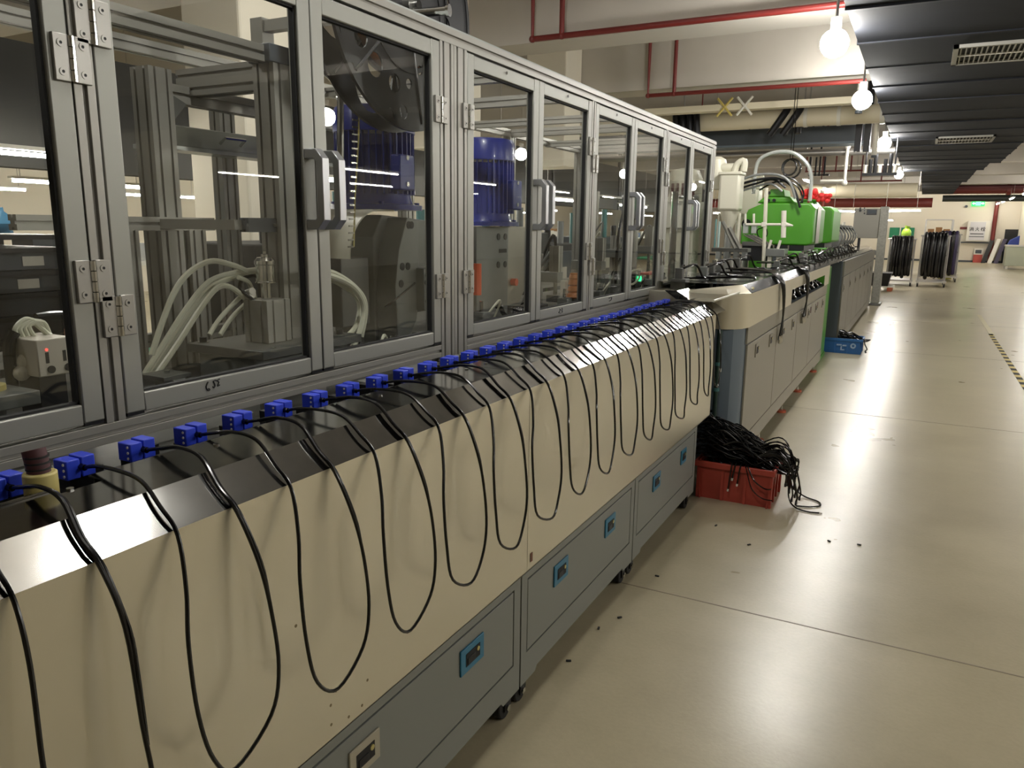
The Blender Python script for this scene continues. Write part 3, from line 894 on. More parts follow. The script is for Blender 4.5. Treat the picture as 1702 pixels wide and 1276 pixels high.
# folded stainless cover
t = thing('bench_cover', (-1.05, 2, 1.1), 'long folded stainless steel cover over the front of the cable bench', 'cover')
for k, (y0, y1) in enumerate(((-0.3, 2.038), (2.0405, 4.45))):
    MB().prism([(-1.013, 0.514), (-1.010, 0.514), (-1.010, 1.117), (-1.013, 1.117)], 'Y', y0, y1).build('front_skirt', M_STEEL, t, smooth=0)
    MB().prism([(-1.03, 0.514), (-1.010, 0.514), (-1.010, 0.517), (-1.03, 0.517)], 'Y', y0, y1).build('hem', M_STEEL, t, smooth=0)
    e = y1 if k == 0 else 4.74
    MB().prism([(-1.010, 1.117), (-1.082, 1.166), (-1.084, 1.163), (-1.012, 1.114)], 'Y', y0, e).build('sloping_fold', M_TOPSTEEL, t, smooth=0)
    if k == 0:
        MB().prism([(-1.082, y0), (-1.082, e), (-1.243, e), (-1.243, 0.78), (-1.195, 0.78), (-1.195, 0.70), (-1.222, 0.70), (-1.222, y0)], 'Z', 1.163, 1.166).build('top_sheet', M_TOPSTEEL, t, smooth=0)
    else:
        MB().box((-1.243, y0, 1.163), (-1.082, 4.74, 1.166)).build('top_sheet', M_TOPSTEEL, t, smooth=0)
    MB().box((-1.245, max(y0, 0.79), 1.12), (-1.242, e, 1.164)).build('inner_flange', M_TOPSTEEL, t, smooth=0)
for y in (0.72, 1.02, 1.55, 1.98, 2.1, 2.7, 3.3, 3.9, 4.4):
    MB().cyl((-1.2, y, 1.166), (-1.2, y, 1.169), 0.006, 10).build('rivet', M_CHROME, t)
MB().box((-1.008, 2.06, 0.54), (-1.0095, 2.075, 0.57)).build('scuff', mat('brown_tape', (110, 70, 50), 0.6), t, smooth=0)
for (px, py) in ((575, 1128), (611, 1130), (559, 1148), (550, 1172), (551, 1204), (602, 1172), (580, 1191), (492, 1040)):
    q = at(px, py, X=-1.0095)
    MB().cyl((-1.0102, q.y, q.z), (-1.0094, q.y, q.z), 0.0035, 10).build('dried_drip', mat('dried_drip', (132, 120, 92), 0.5, 0.4), t, smooth=0)
# end tabs
t = thing('folded_end_plate', (-1.1, 4.78, 1.2), 'bright folded steel end plate at the far end of the bench cover', 'plate')
MB().hexa([(-1.17, 4.5, 1.176), (-1.04, 4.5, 1.176), (-1.03, 5.0, 1.19), (-1.2, 5.0, 1.19), (-1.17, 4.5, 1.18), (-1.04, 4.5, 1.18), (-1.03, 5.0, 1.194), (-1.2, 5.0, 1.194)]).build('flat', M_CHROME, t, smooth=0)
MB().hexa([(-1.28, 4.55, 1.18), (-1.2, 4.55, 1.18), (-1.2, 4.75, 1.18), (-1.28, 4.75, 1.18), (-1.34, 4.5, 1.235), (-1.26, 4.5, 1.235), (-1.26, 4.75, 1.235), (-1.34, 4.75, 1.235)]).build('flap', M_CHROME, t, smooth=0)
# gland with braided sleeve
t = thing('cable_gland', (-1.225, 0.70, 1.17), 'yellowish resin gland with a maroon braided sleeve at the near bench edge', 'gland')
MB().cyl((-1.245, 0.7, 1.15), (-1.245, 0.7, 1.195), 0.026, 14).build('gland_nut', M_BRASS, t, bevel=0.003)
MB().tube([(-1.246, 0.7, 1.19), (-1.248, 0.7, 1.205), (-1.250, 0.699, 1.22), (-1.253, 0.699, 1.232)], 0.018, 14, smooth=4).build('braided_sleeve', M_MAROON, t)
for k in range(3):
    MB().ring((-1.247 - k * 0.001, 0.7, 1.200 + k * 0.010), (-1.247 - k * 0.001, 0.7, 1.203 + k * 0.010), 0.0192, 0.016, 14).build('braid_ring', M_RUBBER, t)
MB().box((-1.222, 0.2, 1.1665), (-1.218, 0.70, 1.170)).build('bright_edge', M_CHROME, t, smooth=0)

# machine bed and conveyor
t = thing('machine_bed', (-2.0, 3, 1.08), 'dark steel machine bed inside the glazed enclosure', 'bed')
MB().box((-2.58, -0.3, 1.08), (-1.235, 6.15, 1.1)).build('bed_plate', M_DSTEEL, t, smooth=0)
MB().box((-1.365, -0.3, 1.1), (-1.35, 4.7, 1.125)).build('rear_guide', M_OXIDE, t, smooth=0)
MB().box((-1.262, -0.3, 1.1), (-1.25, 4.7, 1.13)).build('front_guide', M_OXIDE, t, smooth=0)
MB().box((-2.55, 4.25, 0.1), (-1.3, 6.1, 1.08)).build('end_pedestal', M_BLUEGREY, t, smooth=0)
ch = thing('conveyor_chain', (-1.3, 2, 1.1), 'black conveyor chain carrying the blue clamps behind the bench cover', 'conveyor')
cproto = None


def clampY(n):
    return 0.676 + 0.126 * n


for n in range(-3, 32):
    y = clampY(n)
    MB().box((-1.345, y - 0.055, 1.102), (-1.275, y + 0.055, 1.128)).build('link', M_OXIDE, ch, smooth=0)
    MB().box((-1.41, y + 0.03, 1.1), (-1.37, y + 0.09, 1.125 + 0.01 * (n % 3))).build('pusher', M_BLACK if n % 2 else M_OXIDE, ch, smooth=0)
    if n % 3 != 1:
        MB().cyl((-1.385, y + 0.06, 1.1), (-1.385, y + 0.06, 1.16), 0.007, 8).build('guide_pin', M_CHROME, ch)
    if n % 4 == 1:
        MB().box((-1.46, y - 0.04, 1.10), (-1.43, y + 0.03, 1.14)).build('stop_block', M_MSTEEL, ch, bevel=0.003)
cl0 = thing('cable_clamp', (0, 0, 0), 'x', 'clamp', 'blue clamps along the conveyor')
for k, dy in enumerate((-0.027, 0.0015)):
    MB().box((-0.019, dy, 0), (0.019, dy + 0.0255, 0.036 + 0.002 * k)).build('jaw', M_BLUE, cl0, bevel=0.002)
MB().box((-0.015, -0.01, 0.005), (0.015, 0.01, 0.03)).build('core', M_BLUE, cl0, smooth=0)
for k in range(3):
    MB().cyl((0.011, -0.0285, 0.007 + k * 0.011), (0.011, -0.0265, 0.007 + k * 0.011), 0.0026, 8).build('pin', M_WHITE, cl0)
MB().cyl((0.018, 0.0, 0.02), (0.03, 0.0, 0.02), 0.006, 10).build('cable_boot', M_CABLE, cl0)
MB().box((-0.018, -0.024, -0.045), (0.018, 0.024, 0.0)).build('carrier', M_OXIDE, cl0, smooth=0)
first = True
for n in range(-1, 31):
    o = cl0 if first else copy_tree(cl0)
    first = False
    o.location = (-1.315, clampY(n), 1.147)
    o['label'] = 'blue plastic cable clamp, %s from the near end of the conveyor row' % ORD[n + 1]
# cable loops: measured left strand, loop bottom, right strand
LP = [(0.497, 0.542, 0.640, 0.63), (0.732, 0.794, 0.904, 0.688), (0.980, 1.058, 1.162, 0.688), (1.232, 1.307, 1.413, 0.692), (1.469, 1.576, 1.658, 0.693), (1.716, 1.827, 1.897, 0.695),
      (1.949, 2.076, 2.143, 0.699), (2.215, 2.315, 2.391, 0.705), (2.461, 2.568, 2.631, 0.706), (2.705, 2.831, 2.890, 0.708), (2.967, 3.082, 3.131, 0.709), (3.21, 3.345, 3.397, 0.693),
      (3.442, 3.594, 3.631, 0.692), (3.703, 3.845, 3.869, 0.711), (3.975, 4.08, 4.108, 0.71), (4.197, 4.30, 4.35, 0.718)]
for i, (L, B, R_, zb) in enumerate(LP):
    n0 = -1 + 2 * i
    ya, yb = clampY(n0), clampY(n0 + 1)
    ca, cb = ya - 0.036, yb - 0.046
    t = thing('cable_loop', (-1.0, B, zb), 'black cable loop hanging over the bench cover, %s from the near end' % ORD[i], 'cable', 'black cable loops over the bench')
    rr = random.Random(i)
    d1, d2 = 0.01 * rr.random(), 0.01 * rr.random()
    pa = [(-1.287, ya, 1.167), (-1.25, ya - 0.002, 1.176), (-1.18, ya - 0.012, 1.182 + d1), (-1.10, ya - 0.024, 1.180 + d1), (-1.04, ca, 1.150), (-1.0, ca - 0.003, 1.112), (-0.972, ca * 0.5 + L * 0.5, 1.03)]
    pb = [(-1.287, yb, 1.167), (-1.25, yb - 0.002, 1.176), (-1.18, yb - 0.014, 1.184 + d2), (-1.10, yb - 0.03, 1.182 + d2), (-1.04, cb, 1.150), (-0.998, cb, 1.112), (-0.968, cb * 0.6 + R_ * 0.4 + 0.005, 1.02)]
    hw = (R_ - L) / 2
    mid = [(-0.955, L, zb + 0.26), (-0.948, L + 0.002, zb + 0.14), (-0.944, L + 0.022, zb + 0.045), (-0.942, B, zb), (-0.942, R_ - 0.024, zb + 0.05), (-0.945, R_ + 0.003, zb + 0.13), (-0.952, R_ * 0.97 + cb * 0.03, zb + 0.24)]
    MB().tube(pa + mid + pb[::-1], 0.0037, 8, smooth=5).build('cable', M_CABLE, t)
    MB().tube([(q[0], q[1] + 0.006, q[2] - 0.003) for q in pb[1:]] + [(-0.955, R_ * 0.7 + cb * 0.3 + 0.006, 0.95), (-0.95, R_ + 0.004, zb + 0.2)], 0.003, 6, smooth=4).build('second_core', M_CABLE, t)
    if i > 8:
        MB().cyl((-0.944, R_ + 0.002, zb + 0.08), (-0.945, R_ + 0.003, zb + 0.1), 0.0056, 8).build('glint_ring', M_WHITE, t)  # white ring painted in as the glint on the far loops

# ================================================================== GLAZED ENCLOSURE
XE = -1.49
en = thing('enclosure_frame', (XE, 3, 1.13), 'long slotted aluminium frame carrying the glass doors above the bench', 'frame')
for a, b in ((-0.6, 2.286), (2.464, 6.19)):
    MB().extrusion('Y', a, b, (XE - 0.0225, 1.157), 0.045, 0.044, 1, 1).build('bottom_rail', M_ALUX, en, smooth=0, bevel=0.001)
MB().extrusion('Y', -0.6, 6.2, (XE - 0.0225, 2.230), 0.045, 0.05, 1, 1).build('top_rail', M_ALUX, en, smooth=0, bevel=0.001)
MB().box((XE - 0.05, -0.6, 2.256), (XE - 0.005, 6.2, 2.262)).build('roof_strip', M_CLEAR, en, smooth=0)
for (a, b, nu, zb) in ((0.988, 1.033, 1, 1.179), (2.288, 2.374, 2, 1.112), (2.376, 2.462, 2, 1.112), (3.645, 3.69, 1, 1.179), (4.875, 4.925, 1, 1.179), (6.105, 6.19, 2, 1.105)):
    MB().extrusion('Z', zb, 2.205, (XE - 0.0225, (a + b) / 2), 0.045, b - a, 1, nu).build('front_post', M_ALUX, en, smooth=0, bevel=0.001)
XR = -2.62
for y in (0.3, 1.0, 2.37, 3.66, 4.9, 6.15):
    MB().extrusion('Z', 1.1, 2.205, (XR, y), 0.06, 0.08, 1, 2).build('rear_post', M_ALUX, en, smooth=0)
    if y > 2.5:
        MB().extrusion('X', XR, XE - 0.05, (y, 2.23), 0.045, 0.05, 1, 1).build('roof_bar', M_ALUX, en, smooth=0)
for z in (1.15, 2.23):
    MB().extrusion('Y', -0.6, 6.18, (XR, z), 0.05, 0.05, 1, 1).build('rear_rail', M_ALUX, en, smooth=0)
for y in (3.0, 4.3, 5.5):
    MB().extrusion('X', XR, XE - 0.05, (y, 2.215), 0.04, 0.04, 1, 1).build('roof_bar', M_ALUX, en, smooth=0)
for y in (0.4, 1.47, 1.66, 3.67, 4.9, 6.1):
    MB().box((-1.53, y - 0.018, 1.1), (-1.495, y + 0.018, 1.136)).build('foot', M_ALUX, en, bevel=0.002)
MB().box((XR + 0.03, 6.165, 1.18), (XE - 0.05, 6.17, 2.2)).build('end_pane', M_GLASS, en, smooth=0)

hinge_z = {}


def hinge(parent, y, z, x=XE):
    h = MB().box((x + 0.0, y - 0.037, z - 0.043), (x + 0.008, y - 0.006, z + 0.043)).box((x + 0.0, y + 0.006, z - 0.043), (x + 0.008, y + 0.037, z + 0.043)).build('hinge', M_SCREW, parent, bevel=0.0015)
    for k in range(4):
        MB().cyl((x + 0.007, y, z - 0.042 + k * 0.0213), (x + 0.007, y, z - 0.0225 + k * 0.0213), 0.0075, 12).build('knuckle', M_CHROME, h)
    for dy in (-0.022, 0.022):
        for dz in (-0.026, 0.026):
            s = MB().cyl((x + 0.0075, y + dy, z + dz), (x + 0.0095, y + dy, z + dz), 0.0075, 12).build('screw', M_SCREW, h)
            MB().cyl((x + 0.009, y + dy, z + dz), (x + 0.0098, y + dy, z + dz), 0.0032, 6).build('socket', M_GAP, h)


def handle(parent, y):
    z0, z1, d = 1.585, 1.797, 0.062
    x = XE
    out = [(x, z0), (x + d * 0.62, z0), (x + d, z0 + 0.026), (x + d, z1 - 0.026), (x + d * 0.62, z1), (x, z1), (x, z1 - 0.026), (x + d * 0.5, z1 - 0.026), (x + d * 0.66, z1 - 0.036), (x + d * 0.66, z0 + 0.036), (x + d * 0.5, z0 + 0.026), (x, z0 + 0.026)]
    MB().prism(out, 'Y', y - 0.014, y + 0.014).build('handle', mat('anodised_handle', (176, 178, 180), 0.35, 0.85), parent, bevel=0.002)


DR = [(-0.27, 0.357, None, None, 'out of frame'), (0.362, 0.985, 'R', None, 'nearest glass door at the left edge of the enclosure'), (1.036, 1.661, 'L', 'R', 'second glass door, with a handwritten black mark on its bottom rail'),
      (1.665, 2.285, 'R', 'L', 'third glass door, in front of the big black reel'), (2.466, 3.048, 'L', 'R', 'fourth glass door, just right of the double post'),
      (3.053, 3.642, 'R', 'L', 'fifth glass door, with small black digits on its bottom rail'), (3.692, 4.278, 'L', 'R', 'sixth glass door, with one small digit on its bottom rail'),
      (4.282, 4.872, 'R', 'L', 'seventh glass door along the enclosure'), (4.928, 5.512, 'L', 'R', 'eighth glass door along the enclosure'), (5.516, 6.102, 'R', 'L', 'last glass door at the far end of the enclosure')]
HZ = {1: (1.905, 1.48), 2: (1.982, 1.405), 3: (1.983, 1.39), 4: (1.983, 1.395), 5: (1.988, 1.48), 6: (1.91, 1.402), 7: (1.99, 1.485), 8: (1.905, 1.405), 9: (1.92, 1.39)}
for i, (y0, y1, hs, hd, lb) in enumerate(DR):
    if i == 0:
        continue
    t = thing('glass_door', (XE, (y0 + y1) / 2, 1.183), lb, 'door', 'glass doors of the enclosure')
    z0, z1, sw = 1.184, 2.2, 0.046
    xb, xf = XE - 0.036, XE
    for a, b in ((y0, y0 + sw), (y1 - sw, y1)):
        MB().box((xb, a, z0 + 0.006), (xf, b, z1)).build('stile', M_DOOR, t, bevel=0.003)
        MB().box((xb + 0.004, a + 0.002, z0 - 0.001), (xf - 0.002, b - 0.002, z0 + 0.006)).build('end_cap', M_BLACK, t, smooth=0)
    for a, b in ((z0 + 0.002, z0 + sw), (z1 - sw - 0.004, z1 - 0.002)):
        MB().box((xb + 0.002, y0 + sw, a), (xf - 0.001, y1 - sw, b)).build('rail', M_DOOR, t, bevel=0.003)
    MB().box((XE - 0.022, y0 + sw - 0.004, z0 + sw - 0.004), (XE - 0.017, y1 - sw + 0.004, z1 - sw)).build('pane', M_GLASS, t, smooth=0)
    g = 0.005
    mb = MB()
    ya, yb, za, zb = y0 + sw, y1 - sw, z0 + sw, z1 - sw - 0.004
    for q in (((ya, za), (ya + g, zb)), ((yb - g, za), (yb, zb)), ((ya, za), (yb, za + g)), ((ya, zb - g), (yb, zb))):
        mb.box((XE - 0.026, *q[0]), (XE - 0.010, *q[1]))
    mb.build('gasket', M_RUBBER, t, smooth=0)
    if hs:
        for z in HZ[i]:
            hinge(t, y1 + 0.001 if hs == 'R' else y0 - 0.001, z)
    if hd:
        handle(t, (y1 - 0.028) if hd == 'R' else (y0 + 0.034))
    if i in (2, 5, 6):
        mb = MB()
        if i == 2:
            S = [[(595, 555), (545, 650), (505, 780), (530, 880), (600, 960), (670, 930), (640, 870), (590, 900)], [(815, 770), (870, 830), (920, 740), (900, 640), (850, 530), (930, 475), (1030, 510), (1095, 560), (1075, 650), (1040, 750), (1140, 690)], [(1030, 490), (1080, 440), (1140, 415)]]
            px = [[at(325 + a * 0.03527, 615 + b * 0.03527, X=XE) for a, b in s] for s in S]
            r = 0.0016
        elif i == 5:
            S = [[(640, 560), (700, 600), (650, 720), (590, 830), (730, 850)], [(800, 510), (840, 570), (800, 660), (840, 720), (800, 820)]]
            px = [[at(915 + a * 0.0235, 500 + b * 0.0235, X=XE) for a, b in s] for s in S]
            r = 0.0019
        else:
            S = [[(510, 660), (700, 590), (690, 720), (650, 800), (540, 860)]]
            px = [[at(1000 + a * 0.0235, 480 + b * 0.0235, X=XE) for a, b in s] for s in S]
            r = 0.0022
        for s in px:
            mb.tube([V((XE, p.y, p.z)) for p in s], r, 6, smooth=4)
        mb.build('marker_writing', M_INK, t)
    if i > 3:
        MB().cyl((XE, (y0 + y1) / 2, z1 - 0.02), (XE + 0.002, (y0 + y1) / 2, z1 - 0.02), 0.006, 10).build('screw', M_CHROME if i == 4 else M_OXIDE, t)
#PART4
# ================================================================== INSIDE THE ENCLOSURE
# inner slotted frame
t = thing('inner_frame', (-2.1, 2.0, 1.1), 'inner slotted aluminium frame behind the second glass door', 'frame')
MB().extrusion('Z', 1.1, 2.1, (-1.92, 1.99), 0.09, 0.15, 2, 3).build('front_post', M_ALUX, t, smooth=0)
MB().extrusion('Z', 1.1, 2.1, (-2.33, 1.82), 0.09, 0.09, 2, 2).build('rear_post', M_ALUX, t, smooth=0)
MB().extrusion('Y', 0.6, 1.91, (-1.92, 2.125), 0.05, 0.05, 1, 1).build('front_beam', M_ALUX, t, smooth=0)
MB().extrusion('Y', 1.86, 3.2, (-2.33, 2.03), 0.05, 0.06, 1, 1).build('rear_beam', M_ALUX, t, smooth=0)
MB().extrusion('X', -2.37, -1.96, (1.98, 2.075), 0.06, 0.09, 1, 2).build('cross_beam', M_ALUX, t, smooth=0)
MB().box((-1.968, 1.9, 2.1), (-1.872, 2.08, 2.155)).build('end_cap', M_DARKGREY, t, bevel=0.003)
MB().box((-2.36, 1.77, 1.578), (-1.93, 1.83, 1.61)).build('shelf_bar', M_ALUX, t, smooth=0)
MB().extrusion('Y', 1.80, 1.93, (-1.92, 1.594), 0.04, 0.045, 1, 1).build('shelf_end', M_DARKGREY, t, smooth=0)
MB().extrusion('Y', 1.3, 2.0, (-2.30, 1.594), 0.04, 0.045, 1, 1).build('shelf_beam', M_ALUX, t, smooth=0)
for x, y in ((-2.30, 1.92), (-2.30, 1.65)):
    MB().extrusion('Z', 1.1, 1.575, (x, y), 0.045, 0.07, 1, 2).build('shelf_post', M_ALUX, t, smooth=0)
MB().prism([(1.845, 2.02), (1.88, 2.02), (1.93, 2.0), (1.865, 1.93), (1.865, 2.0)], 'X', -2.36, -2.30).build('corner_bracket', M_DSTEEL, t)
# acrylic guard box
t = thing('acrylic_guard', (-2.5, 2.2, 1.95), 'clear acrylic guard box seen behind the second glass door', 'guard')
MB().box((-2.56, 1.9, 1.86), (-2.45, 2.9, 1.875)).build('ledge', M_CLEAR, t, smooth=0)
MB().prism([(-2.56, 1.875), (-2.45, 1.875), (-2.47, 1.95), (-2.54, 1.95)], 'Y', 1.95, 2.75).build('hood', M_CLEAR, t, bevel=0.004)
MB().tube([(-2.45, 2.2, 1.90), (-2.42, 2.2, 1.92), (-2.42, 2.3, 1.92), (-2.45, 2.3, 1.90)], 0.006, 6).build('handle', M_CHROME, t)
# cylinder press
t = thing('clamping_press', (-1.9, 1.85, 1.1), 'pneumatic clamping press with two cylinders behind the second glass door', 'press')
MB().box((-2.05, 1.7, 1.1), (-1.80, 2.14, 1.185)).build('base_block', M_MSTEEL, t, bevel=0.003)
MB().box((-1.8, 1.72, 1.1), (-1.77, 2.1, 1.16)).build('guide_plate', M_DSTEEL, t, bevel=0.002)
MB().box((-2.09, 1.685, 1.186), (-1.75, 2.16, 1.214)).build('top_plate', M_DSTEEL, t, bevel=0.002)
for x, y in ((-2.05, 1.72), (-1.98, 1.86), (-1.80, 2.0), (-1.80, 2.1), (-2.04, 2.1)):
    MB().cyl((x, y, 1.214), (x, y, 1.232), 0.012, 12).build('cap_screw', M_OXIDE, t)
    MB().cyl((x, y, 1.214), (x, y, 1.217), 0.018, 14).build('washer', M_CHROME, t)
MB().cyl((-1.78, 1.76, 1.2145), (-1.78, 1.76, 1.2155), 0.009, 14).build('plug', M_CHROME, t)
for k, (x, y) in enumerate(((-1.90, 1.86), (-1.90, 2.06))):
    c = MB().extrusion('Z', 1.215, 1.355, (x, y), 0.105, 0.105, 2, 2, slot=0.008, dep=0.006).build('cylinder_body', M_ALUX, t, smooth=0, bevel=0.002)
    MB().cyl((x, y, 1.355), (x, y, 1.41), 0.017, 16).build('piston_rod', M_CHROME, c)
    MB().lathe([(0.034, 1.408), (0.034, 1.412), (0.031, 1.414), (0.031, 1.466), (0.034, 1.468), (0.034, 1.48), (0.026, 1.49), (0.012, 1.492), (0.012, 1.50), (0.006, 1.502), (0.006, 1.51)], (x, y, 0)).build('stroke_adjuster', M_CHROME, c)
    for dz in (1.362, 1.372):
        MB().cyl((x - 0.06, y - 0.03, dz), (x - 0.02, y - 0.04, dz + 0.01), 0.012, 10).build('fitting', M_WHITE, c)
MB().tube([at(413 + 17, 505, X=-1.9), at(400, 480, X=-1.95), at(405, 462, X=-1.98), at(425, 458, X=-1.98)], 0.006, 8, smooth=5).build('black_sensor_lead', M_CABLE, t)
MB().tube([at(450, 470, X=-1.95), at(465, 478, X=-1.93), at(472, 490, X=-1.92), at(468, 503, X=-1.9)], 0.007, 8, smooth=5).build('black_sensor_lead', M_CABLE, t)
MB().ring(at(473, 473, X=-1.93), at(474, 473, X=-1.925), 0.02, 0.015, 20).build('coiled_hose', M_HOSE, t)
hs = [[(252, 590), (268, 540), (290, 485), (315, 452), (350, 434), (385, 440), (410, 450)], [(240, 622), (270, 575), (305, 520), (345, 470), (385, 454), (425, 448)],
      [(246, 628), (290, 560), (320, 515), (350, 478), (385, 462), (424, 452)], [(256, 628), (296, 570), (335, 510), (362, 478), (385, 478), (412, 500)],
      [(348, 556), (365, 530), (385, 508), (402, 492), (412, 495)], [(366, 556), (385, 528), (408, 505)], [(396, 461), (412, 468), (420, 484), (424, 498)]]
for k, h in enumerate(hs):
    pts = [at(x, y, X=-1.95 - 0.02 * (k % 3)) for x, y in h]
    MB().tube(pts, 0.0088 if k < 4 else 0.0075, 8, smooth=6).build('air_hose', M_HOSE, tag(thing('air_hose', pts[0], 'pale air hose arching to the clamping press, %s from the left' % ORD[k], 'hose', 'pale air hoses at the clamping press')))
pts = [[(500, 462), (530, 456), (560, 462), (590, 480), (605, 510), (600, 545), (585, 580)], [(500, 455), (540, 450), (575, 465), (602, 492), (607, 520), (600, 560)], [(505, 470), (545, 463), (580, 482), (598, 505), (590, 545), (555, 575)]]
for k, h in enumerate(pts):
    p = [at(x, y, X=-1.8 - 0.02 * k) for x, y in h]
    MB().tube(p, 0.0105, 8, smooth=6).build('air_hose', M_HOSE, tag(thing('air_hose', p[0], 'pale air hose curving down behind the third glass door, %s of three' % ('inner', 'outer', 'lowest')[k], 'hose', 'pale air hoses behind the third door')))
    MB().cyl(p[-1], p[-1] + V((0, 0, -0.03)), 0.013, 10).build('hose_ferrule', M_CHROME, bpy.data.objects[-1] if False else [o for o in COL.objects if o.name.startswith('air_hose') and o.type == 'EMPTY'][-1])
# small posts in front of the press
t = thing('sensor_bracket', (-1.85, 1.42, 1.1), 'small grey bracket block left of the clamping press', 'bracket')
MB().box((-1.88, 1.40, 1.1), (-1.80, 1.44, 1.17)).build('block', M_MSTEEL, t, bevel=0.002)
MB().box((-1.9, 1.37, 1.17), (-1.80, 1.46, 1.182)).build('cap_plate', M_DSTEEL, t, bevel=0.001)
MB().cyl((-1.85, 1.42, 1.182), (-1.85, 1.42, 1.19), 0.008, 10).build('screw', M_CHROME, t)
t = thing('floor_clamp', (-1.72, 2.35, 1.1), 'small toggle clamp with pale fittings behind the third glass door', 'clamp')
MB().box((-1.76, 2.3, 1.1), (-1.68, 2.52, 1.135)).build('clamp_base', M_MSTEEL, t, bevel=0.002)
for k in range(4):
    MB().cyl((-1.74 + 0.015 * k, 2.33 + 0.05 * k, 1.135), (-1.74 + 0.015 * k, 2.33 + 0.05 * k, 1.19 - 0.01 * (k % 2)), 0.011, 10).build('fitting', M_WHITE if k % 2 else M_CHROME, t)
MB().tube([(-1.74, 2.3, 1.17), (-1.72, 2.25, 1.2), (-1.7, 2.2, 1.15), (-1.7, 2.22, 1.11)], 0.006, 8, smooth=5).build('thin_hose', M_HOSE, t)

# left station (behind the nearest door)
t = thing('gripper_station', (-1.78, 0.93, 1.1), 'pale pneumatic gripper block with white hoses behind the nearest glass door', 'gripper')
a, b = at(66, 628, X=-1.72), at(104, 560, X=-1.72)
MB().box((-1.84, a.y, a.z), (-1.72, b.y + 0.02, b.z)).build('gripper_body', mat('pale_anodised_block', (190, 184, 172), 0.45, 0.3), t, bevel=0.003)
for y in (a.y + 0.022, b.y):
    MB().box((-1.722, y - 0.004, a.z + 0.03), (-1.7195, y + 0.004, b.z - 0.03)).build('slot', M_GAP, t, smooth=0)
    MB().cyl((-1.721, y + 0.006, a.z + 0.015), (-1.717, y + 0.006, a.z + 0.015), 0.009, 12).build('socket_screw', M_OXIDE, t)
MB().cyl((-1.721, a.y + 0.022, b.z - 0.024), (-1.7185, a.y + 0.022, b.z - 0.024), 0.003, 8).build('red_indicator', M_LEDR, t)
MB().box((-1.82, a.y + 0.01, 1.1), (-1.74, b.y + 0.01, a.z)).build('mount', M_OXIDE, t, smooth=0)
MB().box((-1.70, b.y - 0.05, 1.1), (-1.66, b.y + 0.02, 1.145)).build('jaw', M_MSTEEL, t, bevel=0.002)
for k in range(4):
    p = [at(45 + 6 * k, 625 - 20 * k, X=-1.8), at(36 + 5 * k, 575 - 8 * k, X=-1.8), at(25 + 8 * k, 548 - 3 * k, X=-1.8), at(45 + 9 * k, 530 + 2 * k, X=-1.8), at(68 + 6 * k, 545 + 6 * k, X=-1.8), at(84 + 5 * k, 560, X=-1.78)]
    MB().tube(p, 0.006, 8, smooth=5).build('white_hose', M_HOSE, t)
for (x, y) in ((42, 600), (50, 585), (36, 620)):
    MB().ball(at(x, y, X=-1.78), 0.018, 10).build('elbow_fitting', M_WHITE, t)
MB().tube([at(22, 645, X=-1.8), at(16, 600, X=-1.8), at(16, 570, X=-1.8), at(24, 552, X=-1.8)], 0.013, 10, smooth=5).build('black_conduit', M_CABLE, t)
MB().tube([at(60, 528, X=-1.85), at(90, 524, X=-1.85), at(130, 525, X=-1.85), at(180, 530, X=-1.9)], 0.011, 10, smooth=5).build('black_conduit', M_CABLE, t)
t = thing('index_plate', (-1.75, 0.72, 1.1), 'flat steel index plate with a brass ring at the far left behind the nearest door', 'plate')
a = at(20, 645, X=-1.75)
MB().box((-1.85, 0.4, a.z - 0.03), (-1.68, a.y + 0.02, a.z)).build('plate', M_MSTEEL, t, bevel=0.002)
MB().ring((-1.77, a.y - 0.04, a.z), (-1.77, a.y - 0.04, a.z + 0.012), 0.035, 0.02, 20).build('ring', M_BRASS, t)
MB().cyl((-1.77, a.y - 0.04, 1.1), (-1.77, a.y - 0.04, a.z - 0.03), 0.03, 14).build('column', M_DSTEEL, t)

# big reel
t = thing('terminal_reel', (-1.70, 2.31, 2.35), 'big black plastic reel hanging at the top of the third glass door', 'reel')
cy, cz, RR = 2.33, 2.335, 0.405


def flange(x, name):
    holes = []
    if name == 'front_flange':
        for (hx, hy, r) in ((564, 106, .03), (584, 112, .018), (624, 107, .04), (656, 138, .032), (680, 139, .018), (698, 117, .016), (671, 186, .024), (649, 190, .022), (577, 139, .014), (588, 154, .012), (738, 8, .042), (739, 44, .038), (600, 60, .034), (556, 50, .03), (620, 178, .02), (640, 40, .03)):
            q = at(hx, hy, X=x + 0.006)
            holes.append((q.y - cy, q.z - cz, r, r, 0.0))
    else:
        for k in range(6):
            th = k * PI / 3 + 0.2
            holes.append((0.24 * math.cos(th), 0.24 * math.sin(th), 0.13, 0.105, th))
    d = MB().cyl((x, cy, cz), (x + 0.006, cy, cz), RR, 72).build(name, mat('reel_black', (34, 34, 36), 0.35), t, smooth=0)
    mb = MB()
    for (hx, hy, a, b, th) in holes:
        vs = [(x - 0.02, x + 0.03)]
        poly = []
        for u in [2 * PI * i / 20 for i in range(20)]:
            poly.append((cy + hx + a * math.cos(u) * math.cos(th) - b * math.sin(u) * math.sin(th), cz + hy + a * math.cos(u) * math.sin(th) + b * math.sin(u) * math.cos(th)))
        mb.prism(poly, 'X', x - 0.02, x + 0.03)
    c = mb.build('cutter', M_BLACK, t, smooth=0)
    bo = d.modifiers.new('holes', 'BOOLEAN')
    bo.operation = 'DIFFERENCE'
    bo.solver = 'EXACT'
    bo.use_self = True
    bo.object = c
    bpy.context.view_layer.update()
    dg = bpy.context.evaluated_depsgraph_get()
    me = bpy.data.meshes.new_from_object(d.evaluated_get(dg))
    d.modifiers.clear()
    d.data = me
    bpy.data.objects.remove(c)
    return d


